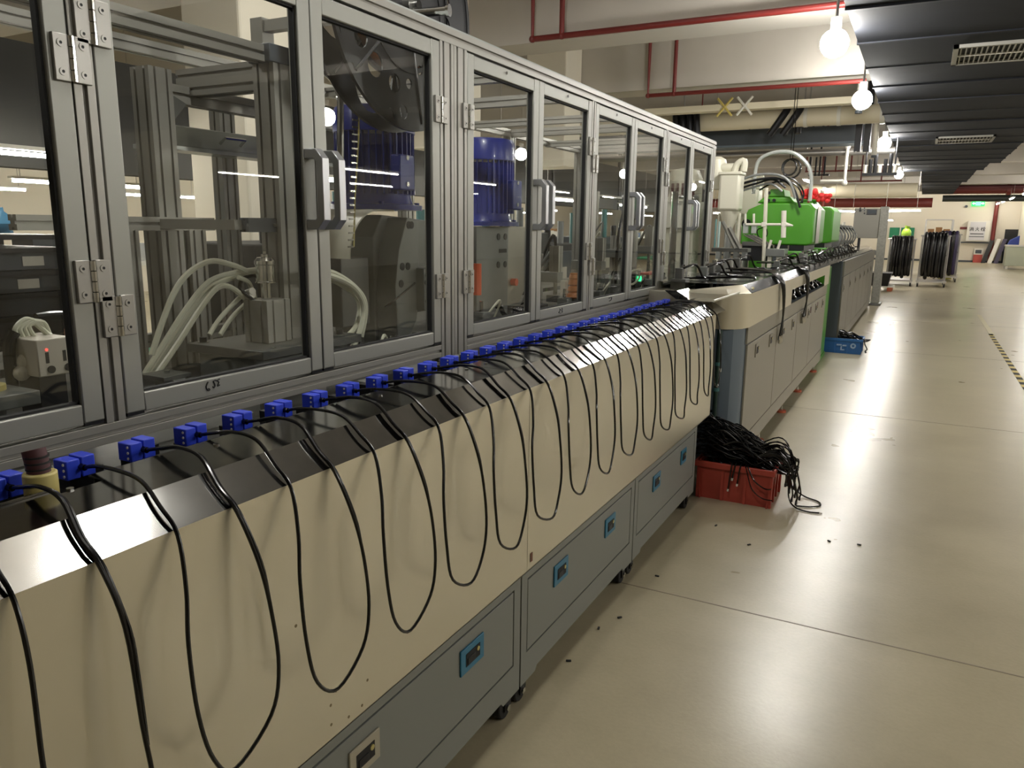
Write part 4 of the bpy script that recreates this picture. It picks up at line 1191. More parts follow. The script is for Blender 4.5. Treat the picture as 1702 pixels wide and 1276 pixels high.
for x, nm in ((-1.655, 'front_flange'), (-1.745, 'rear_flange')):
    f = flange(x, nm)
    MB().ring((x - 0.003, cy, cz), (x + 0.009, cy, cz), RR + 0.004, RR - 0.012, 72).build('rim', M_BLACK, f)
    MB().ring((x - 0.002, cy, cz), (x + 0.010, cy, cz), 0.215, 0.2, 48).build('hub_ring', M_BLACK, f)
    for k in range(6):
        th = k * PI / 3 + 0.2 + PI / 6
        p = V((x + 0.008, cy + 0.06 * math.cos(th), cz + 0.06 * math.sin(th)))
        q = V((x + 0.008, cy + 0.385 * math.cos(th), cz + 0.385 * math.sin(th)))
        MB().cyl(p, q, 0.005, 6).build('rib', mat('reel_rib', (58, 58, 60), 0.4), f)
MB().ring((-1.739, cy, cz), (-1.656, cy, cz), 0.2, 0.19, 48).build('wound_strip', M_COPPER, t)
MB().cyl((-1.80, cy, cz), (-1.60, cy, cz), 0.016, 14).build('shaft', M_CHROME, t)
MB().cyl((-1.66, cy, cz), (-1.62, cy, cz), 0.034, 16).build('collar', M_DSTEEL, t)
s = at(690, 21, X=-1.63)
MB().cyl((-1.63, s.y - 0.03, s.z - 0.01), (-1.50, s.y + 0.01, s.z - 0.005), 0.015, 12).build('guide_arm', M_CHROME, t)
MB().cyl((-1.505, s.y + 0.008, s.z - 0.005), (-1.495, s.y + 0.01, s.z - 0.005), 0.02, 14).build('arm_tip', M_CHROME, t)
MB().box((-2.36, cy - 0.03, 2.06), (-2.30, cy + 0.03, cz + 0.03)).box((-2.33, cy - 0.02, cz - 0.02), (-1.78, cy + 0.02, cz + 0.02)).build('support_arm', M_ALUX, t, smooth=0)
# terminal strip running down from the reel
pts = [at(597, 165, X=-1.80), at(596, 230, X=-1.80), at(590, 330, X=-1.80), at(588, 410, X=-1.80)]
t = thing('terminal_strip', pts[0], 'thin hanging strip of metal terminals below the black reel', 'strip')
MB().tube(pts, 0.003, 4).build('carrier_band', M_BRASS, t, smooth=0)
for k in range(22):
    f = k / 21
    p = pts[0].lerp(pts[3], f)
    MB().cbox(p + V((0.0, -0.016, 0)), (0.004, 0.03, 0.006)).build('terminal', M_CHROME, t, smooth=0)
t = thing('bent_conduit', (-1.95, 2.2, 1.6), 'polished bent conduit pipe left of the blue motor', 'pipe')
p = [at(*q, X=-2.05) for q in ((538, 118), (552, 130), (562, 150), (566, 170), (566, 230), (566, 330))]
MB().tube(p, 0.014, 10, smooth=4).build('conduit', M_CHROME, t)
MB().box((p[0].x - 0.1, p[0].y - 0.03, p[0].z), (p[0].x + 0.02, p[0].y + 0.03, p[0].z + 0.02)).build('clip', M_DSTEEL, t)


# motors
def motor(x, y, zb, zt, r, label, boxside):
    t = thing('electric_motor', (x, y, zb), label, 'motor', 'blue motors in the enclosure')
    h = zt - zb
    MB().lathe([(r * 1.18, zb), (r * 1.18, zb + 0.02), (r * 0.95, zb + 0.025), (r * 0.88, zb + 0.06), (r * 0.86, zb + h * 0.72)], (x, y, 0), seg=32).build('frame', M_MOTOR, t)
    for k in range(36):
        th = 2 * PI * k / 36
        m = Matrix.Rotation(th, 3, 'Z')
        MB().cbox((x + math.cos(th) * r * 0.92, y + math.sin(th) * r * 0.92, zb + 0.06 + h * 0.33), (r * 0.16, 0.0045, h * 0.64), M=m).build('cooling_fin', M_MOTOR, t, smooth=0)
    MB().lathe([(r * 1.0, zb + h * 0.745), (r * 1.02, zb + h * 0.75), (r * 1.02, zt - 0.03), (r * 0.96, zt - 0.006), (r * 0.8, zt), (0.02, zt + 0.002)], (x, y, 0), seg=32).build('fan_cover', M_MOTOR, t)
    MB().cbox((x + r * 0.98, y + boxside * r * 0.3, zb + h * 0.36), (r * 0.3, r * 0.62, h * 0.34)).build('terminal_box', M_MOTOR, t, bevel=0.006)
    for dz in (0.25, 0.5):
        MB().cyl((x + r * 1.12, y + boxside * r * 0.3, zb + h * dz), (x + r * 1.15, y + boxside * r * 0.3, zb + h * dz), 0.01, 10).build('bolt', M_CHROME, t)
    for k in range(4):
        th = PI / 4 + k * PI / 2
        MB().cyl((x + math.cos(th) * r * 1.06, y + math.sin(th) * r * 1.06, zb + 0.02), (x + math.cos(th) * r * 1.06, y + math.sin(th) * r * 1.06, zb + 0.032), 0.011, 8).build('flange_bolt', M_MOTOR, t)
    return t


motor(-2.06, 2.66, 1.66, 2.07, 0.165, 'blue finned electric motor below the black reel, behind the third door', -0.6)
motor(-2.06, 3.56, 1.60, 2.035, 0.165, 'blue finned electric motor behind the fourth glass door', 0.8)


def socket(mb, x, y, z, r=0.016):
    mb.cyl((x - 0.004, y, z), (x + 0.001, y, z), r, 14)


t = thing('crimping_press', (-2.0, 2.7, 1.1), 'grey crimping press with a curved guard under the first blue motor', 'press')
MB().prism([(2.56, 1.1), (2.62, 1.1), (2.70, 1.22), (2.90, 1.30), (2.97, 1.34), (2.97, 1.62), (2.62, 1.64), (2.56, 1.55)], 'X', -2.22, -2.0).build('press_body', M_MSTEEL, t, bevel=0.004)
MB().prism([(2.58, 1.1), (2.66, 1.12), (2.72, 1.2), (2.74, 1.3), (2.74, 1.62), (2.66, 1.63), (2.60, 1.5), (2.57, 1.35)], 'X', -2.0, -1.90).build('side_cheek', M_MSTEEL, t, bevel=0.003)
MB().box((-2.0, 2.72, 1.24), (-1.86, 2.80, 1.42)).build('tool_block', M_MSTEEL, t, bevel=0.003)
MB().box((-1.99, 2.80, 1.26), (-1.88, 2.86, 1.42)).build('slide_block', M_ALU, t, bevel=0.003)
mb = MB()
for y, z in ((2.62, 1.43), (2.66, 1.43), (2.67, 1.60), (2.69, 1.6), (2.61, 1.36)):
    socket(mb, -1.899, y, z)
for y, z in ((2.74, 1.39), (2.74, 1.28), (2.78, 1.4), (2.78, 1.27), (2.735, 1.36)):
    socket(mb, -1.859, y, z, 0.011)
mb.build('socket_screws', M_OXIDE, t)
n = 14
arc = [(2.50 - 0.19 * math.cos(PI / 2 * k / n) + 0.0, 1.47 + 0.19 * math.sin(PI / 2 * k / n)) for k in range(n + 1)]
inner = [(2.50 - 0.184 * math.cos(PI / 2 * k / n), 1.47 + 0.184 * math.sin(PI / 2 * k / n)) for k in range(n + 1)]
MB().prism(arc + [(2.60, 1.66), (2.60, 1.654)] + inner[::-1], 'X', -2.2, -1.92).build('curved_guard', M_CREAM, t)
MB().prism([(2.33, 1.2), (2.5, 1.2), (2.5, 1.47), (2.33, 1.47)], 'X', -2.18, -1.98).build('feed_housing', M_DSTEEL, t, bevel=0.004)
MB().tube([at(640, 510, X=-1.88), at(655, 500, X=-1.86), at(690, 470, X=-1.86)], 0.004, 6).build('air_line', M_CABLE, t)
MB().tube([at(685, 378, X=-1.96), at(676, 390, X=-1.95), at(673, 405, X=-1.95), at(678, 425, X=-1.95)], 0.018, 10, smooth=4).build('drag_chain', M_OXIDE, t)

t = thing('crimping_press', (-2.0, 3.6, 1.1), 'grey crimping press with a red button under the second blue motor', 'press')
MB().box((-2.24, 3.33, 1.1), (-1.96, 3.665, 1.598)).build('front_plate', M_MSTEEL, t, bevel=0.003)
MB().prism([(3.67, 1.18), (3.82, 1.18), (3.88, 1.24), (3.88, 1.598), (3.67, 1.598)], 'X', -2.2, -1.97).build('side_plate', mat('pale_machined_plate', (160, 156, 144), 0.4, 0.7), t, bevel=0.003)
mb = MB()
for y in (3.555, 3.63):
    for z in (1.545, 1.40):
        socket(mb, -1.958, y, z, 0.017)
mb.build('socket_screws', M_OXIDE, t)
MB().box((-1.961, 3.56, 1.462), (-1.9585, 3.645, 1.482)).build('slot', M_GAP, t, smooth=0)
MB().cyl((-1.97, 3.73, 1.30), (-1.94, 3.73, 1.30), 0.02, 16).build('red_button', M_ORANGE, t)
MB().tube([at(793, 438, X=-1.9), at(793, 460, X=-1.9), at(793, 490, X=-1.9)], 0.022, 10).build('orange_lead', M_ORANGE, t)
MB().tube([at(825, 512, X=-1.9), at(832, 508, X=-1.88), at(836, 520, X=-1.88), at(845, 528, X=-1.88)], 0.012, 8, smooth=4).build('black_lead', M_CABLE, t)
MB().box((-1.95, 3.70, 1.1), (-1.85, 3.95, 1.17)).build('base_bracket', M_OXIDE, t, bevel=0.003)

# stations further along
def station(y, label, seed, accent, tall=0.35):
    rnd = random.Random(seed)
    t = thing('assembly_station', (-1.95, y, 1.1), label, 'station', 'assembly stations inside the enclosure')
    MB().box((-2.15, y - 0.18, 1.1), (-1.75, y + 0.18, 1.14)).build('base_plate', M_DSTEEL, t, bevel=0.003)
    MB().extrusion('Z', 1.14, 1.14 + tall, (-2.05, y + 0.05), 0.06, 0.06, 1, 1).build('column', M_ALUX, t, smooth=0)
    MB().box((-2.08, y - 0.06, 1.14 + tall - 0.16), (-1.86, y + 0.02, 1.14 + tall - 0.1)).build('cross_arm', M_MSTEEL, t, bevel=0.003)
    MB().extrusion('Z', 1.14 + tall - 0.1, 1.14 + tall + 0.05, (-1.89, y - 0.02), 0.06, 0.06, 1, 1, slot=0.006, dep=0.004).build('air_cylinder', M_ALU, t, smooth=0)
    MB().cyl((-1.89, y - 0.02, 1.2), (-1.89, y - 0.02, 1.14 + tall - 0.15), 0.012, 12).build('piston_rod', M_CHROME, t)
    MB().box((-1.93, y - 0.06, 1.165), (-1.85, y + 0.02, 1.205)).build('punch', accent, t, bevel=0.003)
    MB().cyl((-1.82, y + 0.12, 1.14), (-1.82, y + 0.12, 1.22), 0.04, 16).build('pot', M_MSTEEL, t, bevel=0.003)
    MB().box((-1.80, y - 0.15, 1.14), (-1.77, y - 0.11, 1.30)).build('sensor_post', M_WHITE if seed % 2 else M_MSTEEL, t, bevel=0.002)
    for k in range(5):
        p0 = V((-1.89, y - 0.02, 1.14 + tall + 0.04 - 0.03 * k))
        p3 = V((-2.2 + 0.03 * k, y + 0.2 - 0.08 * k, 1.12))
        up = 0.06 + 0.16 * rnd.random()
        MB().tube([p0, p0.lerp(p3, 0.25) + V((0.05 * rnd.random(), 0.04, up)), p0.lerp(p3, 0.6) + V((0, 0.05, up * 0.7)), p3], 0.006 + 0.003 * (k % 2), 8, smooth=5).build('air_hose', (M_HOSEG, M_CABLE, M_HOSE)[k % 3], t)
    for k in range(3):
        MB().box((-1.78 + 0.02 * k, y - 0.05 + 0.06 * k, 1.14), (-1.75 + 0.02 * k, y - 0.02 + 0.06 * k, 1.16 + 0.03 * rnd.random())).build('stop', M_CHROME if k % 2 else M_OXIDE, t, bevel=0.001)
    return t


s1 = station(4.15, 'dark assembly station behind the fifth glass door', 1, M_DSTEEL, 0.3)
for k in range(4):
    MB().lathe([(0.03, 0), (0.045 - 0.004 * k, 0.01), (0.04 - 0.004 * k, 0.03), (0.03, 0.036)], (-1.72, 4.02, 1.2 + 0.036 * k), seg=14).build('orange_cup', mat('amber_cup', (196, 120, 60), 0.4), s1)
MB().cyl((-1.72, 4.02, 1.14), (-1.72, 4.02, 1.2), 0.02, 12).build('cup_stand', M_DSTEEL, s1)
s2 = station(4.85, 'assembly station with a white post behind the sixth glass door', 2, M_MSTEEL, 0.34)
MB().box((-1.66, 4.63, 1.22), (-1.63, 4.69, 1.34)).build('white_post', M_WHITE, s2, bevel=0.002)
MB().cyl((-1.65, 4.66, 1.1), (-1.65, 4.66, 1.22), 0.035, 16).build('post_base', M_MSTEEL, s2)
MB().tube([(-1.64, 4.72, 1.32), (-1.62, 4.8, 1.33), (-1.62, 4.86, 1.28), (-1.64, 4.8, 1.24), (-1.64, 4.72, 1.25)], 0.007, 8, smooth=4).build('white_loop', M_HOSE, s2)
s3 = station(5.5, 'assembly station with a green lamp behind the seventh glass door', 3, M_OXIDE, 0.4)
a = at(1065, 463, X=-1.68)
MB().cyl(a + V((-0.02, 0, 0)), a, 0.018, 14).build('green_lamp', M_LEDG, s3)
MB().box((a.x - 0.08, a.y - 0.05, 1.1), (a.x - 0.02, a.y + 0.05, a.z + 0.03)).build('lamp_box', M_OXIDE, s3, bevel=0.003)
a = at(1085, 453, X=-1.7)
MB().box((-1.75, a.y - 0.15, a.z - 0.01), (-1.68, a.y + 0.15, a.z + 0.005)).build('red_strip', mat('salmon_strip', (214, 120, 104), 0.5), s3, bevel=0.002)
s4 = station(5.9, 'assembly station at the far end of the enclosure behind the eighth door', 4, M_TEAL, 0.42)
a = at(1072, 341, X=-1.8)
t = thing('indicator_unit', a, 'small unit with a glowing green indicator behind the sixth and seventh doors', 'unit')
MB().cyl(a + V((-0.03, 0, 0)), a + V((-0.01, 0, 0)), 0.03, 16).build('green_indicator', M_LEDG, t)
MB().box((a.x - 0.12, a.y - 0.16, a.z - 0.1), (a.x - 0.03, a.y + 0.08, a.z + 0.05)).build('unit_body', M_DARKGREY, t, bevel=0.004)
MB().cyl((a.x - 0.07, a.y, 1.1), (a.x - 0.07, a.y, a.z - 0.1), 0.02, 12).build('stand', M_ALU, t)
MB().tube([(a.x - 0.05, a.y - 0.16, a.z), (a.x - 0.05, a.y - 0.3, a.z - 0.05), (a.x - 0.05, a.y - 0.4, a.z - 0.25), (a.x - 0.05, a.y - 0.42, 1.12)], 0.011, 8, smooth=5).build('black_lead', M_CABLE, t)
for k in range(2):
    a = at((1015, 1140)[k], 328, X=(-2.0, -1.6)[k])
    t = thing('swing_arm', a, '%s bright horizontal arm behind the %s glass door' % (('nearer', 'sixth'), ('farther', 'eighth'))[k], 'arm')
    MB().cyl((a.x, a.y - 0.3, a.z), (a.x, a.y + 0.28, a.z), 0.014, 12).build('bar', M_CHROME, t)
    MB().cyl((a.x, a.y - 0.28, 1.1), (a.x, a.y - 0.28, a.z + 0.03), 0.025, 12).build('upright', M_ALU, t)
    MB().ball((a.x, a.y + 0.28, a.z), 0.03, 12).build('knob', M_CLEAR, t)
for k, (y, x) in enumerate(((3.05, -1.72), (3.95, -1.7), (4.5, -1.72), (5.15, -1.7), (5.85, -1.7))):
    t = thing('feed_unit', (x, y, 1.1), 'small black and steel feed unit low behind the glass, %s from the near end' % ORD[k], 'unit', 'small feed units')
    MB().box((x - 0.1, y - 0.07, 1.1), (x, y + 0.07, 1.15)).build('unit_base', M_OXIDE, t, bevel=0.002)
    MB().box((x - 0.08, y - 0.03, 1.15), (x - 0.02, y + 0.04, 1.21)).build('head', M_MSTEEL, t, bevel=0.002)
    MB().cyl((x - 0.05, y, 1.21), (x - 0.05, y, 1.26), 0.01, 10).build('screw_stem', M_CHROME, t)
    MB().tube([(x - 0.03, y + 0.03, 1.2), (x, y + 0.08, 1.26), (x - 0.04, y + 0.15, 1.22), (x - 0.1, y + 0.16, 1.11)], 0.005, 6, smooth=4).build('hose', M_CABLE if k % 2 else M_HOSE, t)

# ------------------------------------------------------------------ behind the machines: tray rack, person, hall furniture
t = thing('tray_rack', (-3.6, 1.7, 0), 'dark rack of stacked trays seen through the nearest glass door', 'rack')
for x in (-3.95, -3.35):
    for y in (1.0, 2.15):
        MB().box((x - 0.02, y - 0.02, 0), (x + 0.02, y + 0.02, 1.55)).build('post', M_OXIDE, t, smooth=0)
for z in (0.25, 0.9, 1.52):
    MB().box((-3.97, 0.98, z), (-3.33, 2.17, z + 0.02)).build('shelf', M_OXIDE, t, smooth=0)
k = 0
for lev, z0 in enumerate((0.92, 0.27)):
    for c in range(3):
        for r in range(6):
            x, y, z = -3.40, 1.02 + c * 0.38, z0 + r * 0.095
            if z0 < 0.5:
                continue
            o = thing('stack_tray', (x, y, z), 'dark grey stacking tray, %s from the bottom of the %s stack on the tray rack' % (ORD[r], ('near', 'middle', 'far')[c]), 'tray', 'dark trays on the rack')
            MB().box((-3.9, y, z), (-3.36, y + 0.35, z + 0.07)).build('tray_body', M_TRAY, o, smooth=0)
            MB().box((-3.92, y - 0.005, z + 0.07), (-3.345, y + 0.355, z + 0.09)).build('rim', M_OXIDE, o, smooth=0)
            if (c * 5 + r * 3) % 4 < 3:
                MB().box((-3.36, y + 0.08 + 0.03 * (r % 3), z + 0.015), (-3.356, y + 0.2 + 0.03 * (r % 2), z + 0.055)).build('label_card', M_TRAYL if r % 3 else M_TEAL, o, smooth=0)
for k, (y, s) in enumerate(((1.35, 0.2), (1.8, 0.16))):
    t = thing('plastic_bag', (-3.6, y, 1.54), '%s crumpled blue plastic bag on top of the tray rack' % ('larger' if k == 0 else 'smaller'), 'bag', 'blue bags on the tray rack')
    bm = bmesh.new()
    bmesh.ops.create_icosphere(bm, subdivisions=3, radius=s)
    rn = random.Random(k)
    for v in bm.verts:
        v.co *= 0.85 + 0.3 * rn.random()
        v.co.z = max(v.co.z * 0.6, -0.04)
        v.co.y *= 1.4
    bmesh.ops.translate(bm, verts=bm.verts, vec=(-3.6, y, 1.585))
    mb = MB()
    mb.bm.free()
    mb.bm = bm
    mb.build('bag_body', M_BAG, t, smooth=20)


def person(x, y, rz, shirt, label, seat=0.45):
    """seated worker facing +X before rotation"""
    t = thing('person', (0, 0, 0), label, 'person', 'workers behind the machines')

    def skin(name, verts, edges, m, parent, sub=2):
        me = bpy.data.meshes.new(name)
        me.from_pydata([v[:3] for v in verts], edges, [])
        ob = bpy.data.objects.new(name, me)
        COL.objects.link(ob)
        ob.parent = parent
        sk = ob.modifiers.new('skin', 'SKIN')
        for i, v in enumerate(verts):
            r = v[3]
            me.skin_vertices[0].data[i].radius = (r, v[4] if len(v) > 4 else r)
        me.skin_vertices[0].data[0].use_root = True
        sb = ob.modifiers.new('smooth', 'SUBSURF')
        sb.levels = sb.render_levels = sub
        me.materials.append(m)
        return ob
    s = seat
    v = [(0, 0, s + 0.08, 0.13, 0.10), (0.01, 0, s + 0.25, 0.13, 0.09), (0.02, 0, s + 0.45, 0.15, 0.09), (0.03, 0, s + 0.54, 0.06), (0.05, 0, s + 0.60, 0.05), (0.07, 0, s + 0.68, 0.075), (0.075, 0, s + 0.76, 0.085), (0.06, 0, s + 0.84, 0.06)]
    e = [(0, 1), (1, 2), (2, 3), (3, 4), (4, 5), (5, 6), (6, 7)]
    for sg in (-1, 1):
        b = len(v)
        v += [(0.03, sg * 0.19, s + 0.47, 0.05), (0.08, sg * 0.25, s + 0.24, 0.042), (0.28, sg * 0.18, s + 0.24, 0.034), (0.34, sg * 0.16, s + 0.25, 0.028), (0.40, sg * 0.15, s + 0.25, 0.03)]
        e += [(2, b), (b, b + 1), (b + 1, b + 2), (b + 2, b + 3), (b + 3, b + 4)]
        for f in range(4):
            v += [(0.44, sg * (0.125 + 0.017 * f), s + 0.25, 0.009), (0.47 - 0.006 * abs(f - 1), sg * (0.12 + 0.018 * f), s + 0.238, 0.008)]
            e += [(b + 4, b + 5 + 2 * f), (b + 5 + 2 * f, b + 6 + 2 * f)]
        v += [(0.41, sg * 0.11, s + 0.255, 0.010), (0.44, sg * 0.098, s + 0.25, 0.008)]
        e += [(b + 4, b + 13), (b + 13, b + 14)]
        c = len(v)
        v += [(0.02, sg * 0.09, s + 0.06, 0.085), (0.40, sg * 0.11, s + 0.06, 0.062), (0.42, sg * 0.11, 0.25, 0.05), (0.40, sg * 0.11, 0.06, 0.04), (0.52, sg * 0.12, 0.03, 0.035)]
        e += [(0, c), (c, c + 1), (c + 1, c + 2), (c + 2, c + 3), (c + 3, c + 4)]
    body = skin('body', v, e, M_SKIN, t)
    tv = [(0, 0, s + 0.08, 0.15, 0.125), (0.01, 0, s + 0.25, 0.15, 0.115), (0.02, 0, s + 0.45, 0.165, 0.11), (0.03, 0, s + 0.53, 0.07)]
    te = [(0, 1), (1, 2), (2, 3)]
    for sg in (-1, 1):
        b = len(tv)
        tv += [(0.03, sg * 0.19, s + 0.47, 0.066), (0.07, sg * 0.24, s + 0.27, 0.056), (0.2, sg * 0.2, s + 0.25, 0.05)]
        te += [(2, b), (b, b + 1), (b + 1, b + 2)]
    skin('shirt', tv, te, shirt, t)
    pv = [(0, 0, s + 0.07, 0.14, 0.11)]
    pe = []
    for sg in (-1, 1):
        b = len(pv)
        pv += [(0.04, sg * 0.09, s + 0.06, 0.097), (0.40, sg * 0.11, s + 0.06, 0.075), (0.42, sg * 0.11, 0.25, 0.064), (0.40, sg * 0.11, 0.09, 0.056)]
        pe += [(0, b), (b, b + 1), (b + 1, b + 2), (b + 2, b + 3)]
    skin('trousers', pv, pe, M_TROUS, t)
    hz = s + 0.765
    mb = MB()
    mb.ball((0.045, 0, hz + 0.035), 0.1, 16, (1.0, 0.92, 0.95)).ball((-0.03, 0, hz - 0.02), 0.075, 12, (0.8, 1.0, 1.2))
    mb.build('hair', M_HAIR, t)
    for sg in (-1, 1):
        MB().ball((0.152, sg * 0.03, hz - 0.005), 0.011, 8, (0.5, 1.2, 0.8)).build('eye', M_INK, t)
        MB().ball((0.07, sg * 0.085, hz - 0.02), 0.022, 8, (0.8, 0.4, 1.2)).build('ear', M_SKIN, t)
    MB().ball((0.165, 0, hz - 0.03), 0.015, 8, (1, 0.8, 1.4)).build('nose', M_SKIN, t)
    MB().ball((0.15, 0, hz - 0.065), 0.018, 8, (0.5, 1.2, 0.45)).build('mouth', mat('lips', (180, 92, 84), 0.5), t)
    t.location = (x, y, 0)
    t.rotation_euler = (0, 0, rz)
    st = thing('work_stool', (x, y, 0), 'round grey work stool under the %s' % label.split(' seated')[0].replace('person', 'worker'), 'stool', 'work stools')
    MB().cyl((x, y, s - 0.06), (x, y, s - 0.02), 0.17, 20).build('seat', M_DARKGREY, st, bevel=0.01)
    for k in range(4):
        th = PI / 4 + k * PI / 2
        MB().cyl((x + 0.1 * math.cos(th), y + 0.1 * math.sin(th), s - 0.06), (x + 0.19 * math.cos(th), y + 0.19 * math.sin(th), 0), 0.012, 8).build('leg', M_PIPEG, st)
    return t


p1 = at(119, 588, X=-3.0)
person(-3.0, p1.y + 0.07, -0.35, M_SHIRTG, 'person in a green shirt seated behind the nearest glass door', 0.42)
p2 = at(924, 383, X=-5.2)
person(-5.2, p2.y, 0.6, M_SHIRTP, 'person in a pink shirt seated far behind the fifth glass door', 0.55)
for k, (y0, y1, h) in enumerate(((2.7, 3.75, 1.5), (3.8, 4.9, 1.42), (4.95, 6.0, 1.55), (6.05, 7.1, 1.45), (7.15, 8.3, 1.5))):  # dark cabinets added to hide the bright hall floor behind the glass
    t = thing('filler_cabinet', (-3.1, (y0 + y1) / 2, 0), 'added dark grey filler cabinet behind the glazed enclosure, %s from the near end' % ORD[k], 'cabinet', 'dark cabinets behind the enclosure')
    MB().box((-3.5, y0, 0), (-2.82, y1, h)).build('body', (M_DARK, M_DARKGREY, M_TRAY)[k % 3], t, bevel=0.008)
    for a, b in ((y0 + 0.04, (y0 + y1) / 2 - 0.01), ((y0 + y1) / 2 + 0.01, y1 - 0.04)):
        d = MB().box((-2.82, a, 0.12), (-2.80, b, h - 0.06)).build('door', (M_DARKGREY, M_TRAY, M_DARK)[k % 3], t, bevel=0.004)
        MB().box((-2.80, b - 0.07, h * 0.6), (-2.785, b - 0.04, h * 0.75)).build('handle', M_CHROME, d, bevel=0.003)
        MB().box((-2.80, a + 0.1, h - 0.3), (-2.796, a + 0.26, h - 0.2)).build('rating_plate', M_TRAYL, d, smooth=0)
    for j in range(3):
        MB().cyl((-2.95, y0 + 0.2 + 0.28 * j, h), (-2.95, y0 + 0.2 + 0.28 * j, h + 0.12 + 0.08 * ((j + k) % 3)), 0.03, 12).build('conduit_stub', (M_OXIDE, M_HOSEG, M_TEAL)[(j + k) % 3], t)
# workbenches of the left hall
for k, (x, y) in enumerate(((-4.6, 3.2), (-6.8, 7.0), (-6.2, 9.6), (-8.5, 12.5), (-7.0, 15.0), (-8.5, 18.5), (-7.0, 22.0), (-8.5, 27.0))):
    t = thing('work_table', (x, y, 0), 'long pale work table in the left hall, %s from the near end' % ORD[k], 'table', 'work tables in the left hall')
    MB().box((x - 0.4, y - 0.9, 0.72), (x + 0.4, y + 0.9, 0.76)).build('table_top', M_CREAM if k % 2 else M_BOARDG, t, smooth=0)
    for sx in (-1, 1):
        for sy in (-1, 1):
            MB().box((x + sx * 0.36 - 0.02, y + sy * 0.85 - 0.02, 0), (x + sx * 0.36 + 0.02, y + sy * 0.85 + 0.02, 1.5 if sx < 0 else 0.72)).build('leg', M_PIPEG, t, smooth=0)
    MB().box((x - 0.42, y - 0.9, 1.3), (x - 0.2, y + 0.9, 1.33)).build('upper_shelf', M_WHITE, t, smooth=0)
    for j in range(4):
        c = (M_CARD, M_TRAY, M_BCRATE, M_WHITE)[(j + k) % 4]
        yy = y - 0.8 + 0.42 * j
        b = thing('parts_box', (x - 0.3, yy, 1.33), '%s box on the shelf of the %s work table' % (('left', 'second', 'third', 'right')[j], ORD[k]), 'box', 'boxes on the work table shelves')
        MB().box((x - 0.42, yy, 1.331), (x - 0.2, yy + 0.3, 1.45 + 0.05 * ((j * 7 + k) % 3))).build('carton', c, b, smooth=0)
        MB().box((x - 0.2, yy + 0.08, 1.36), (x - 0.198, yy + 0.2, 1.42)).build('label_card', M_TRAYL, b, smooth=0)
#PART5
# ================================================================== SECOND AND THIRD BENCH
X2 = -0.9
t = thing('long_cabinet', (X2, 7, 0), 'beige grey cabinet bench with four latched doors beyond the cable bench', 'cabinet')
Y0, Y1 = 4.86, 9.35
MB().prism([(-1.35, 4.7), (-1.02, 4.7), (-0.96, 4.72), (-0.92, 4.78), (X2 - 0.012, 4.88), (X2 - 0.012, Y1), (-1.16, Y1), (-1.16, 6.6), (-2.4, 6.6), (-2.4, 4.7)], 'Z', 0.15, 1.0).build('carcass', M_BLUEGREY, t)
MB().box((X2 - 0.012, Y0, 0.895), (X2, Y1, 1.0)).build('top_strip', M_CAB2, t, smooth=0)
MB().prism([(Y0, 0.13), (Y0 + 0.6, 0.13), (Y0 + 0.62, 0.15), (Y1 - 0.62, 0.15), (Y1 - 0.6, 0.13), (Y1, 0.13), (Y1, 0.262), (Y0, 0.262)], 'X', X2 - 0.02, X2).build('plinth', M_CAB2, t, smooth=0)
seams = [4.87, 5.985, 7.06, 8.05, 9.30]
for k in range(4):
    a, b = seams[k] + 0.008, seams[k + 1] - 0.008
    d = MB().box((X2 - 0.011, a, 0.27), (X2 + 0.002, b, 0.887)).build('door', M_CAB2, t, bevel=0.002)
    for f in (0.24, 0.72):
        y = a + (b - a) * f
        latch(d, X2 + 0.002, y, y + 0.11, 0.77, 0.86, M_CAB2)
for y in (4.95, 5.9, 7.0, 8.0, 9.25):
    MB().cyl((X2 - 0.06, y, 0), (X2 - 0.06, y, 0.02), 0.045, 14).build('levelling_foot', mat('orange_rubber', (190, 96, 66), 0.5), t)
    MB().cyl((X2 - 0.06, y, 0.02), (X2 - 0.06, y, 0.15), 0.012, 10).build('foot_stem', M_CHROME, t)
# door lettering plates (maroon marks)
for y in (7.45, 7.95, 8.5):
    MB().box((X2 + 0.002, y, 0.80), (X2 + 0.004, y + 0.07, 0.86)).build('maroon_tag', M_MAROON, t, smooth=0)
t = thing('bench_hood', (X2, 8, 1.2), 'folded stainless hood with a rounded corner over the second bench', 'hood')
def hood_sec(x):
    return x
plan = [(-1.6, 4.68), (-1.06, 4.68), (-1.0, 4.69), (-0.955, 4.72), (-0.92, 4.77), (X2 + 0.004, 4.86), (X2 + 0.004, 6.6), (X2 + 0.001, 6.6), (X2 + 0.001, 4.865), (-0.923, 4.775), (-0.957, 4.725), (-1.0, 4.695), (-1.06, 4.685), (-1.6, 4.685)]
MB().prism(plan, 'Z', 1.0, 1.212).build('front_skirt', M_STEEL, t, smooth=40)
MB().box((X2 + 0.001, 6.6, 1.12), (X2 + 0.004, 9.0, 1.212)).build('upper_skirt', M_STEEL, t, smooth=0)
MB().box((X2 + 0.001, 9.0, 1.0), (X2 + 0.004, 9.45, 1.212)).build('end_skirt', M_STEEL, t, smooth=0)
MB().box((X2 - 0.35, 6.6, 1.0), (X2 - 0.3, 9.0, 1.21)).build('recess_back', M_GAP, t, smooth=0)
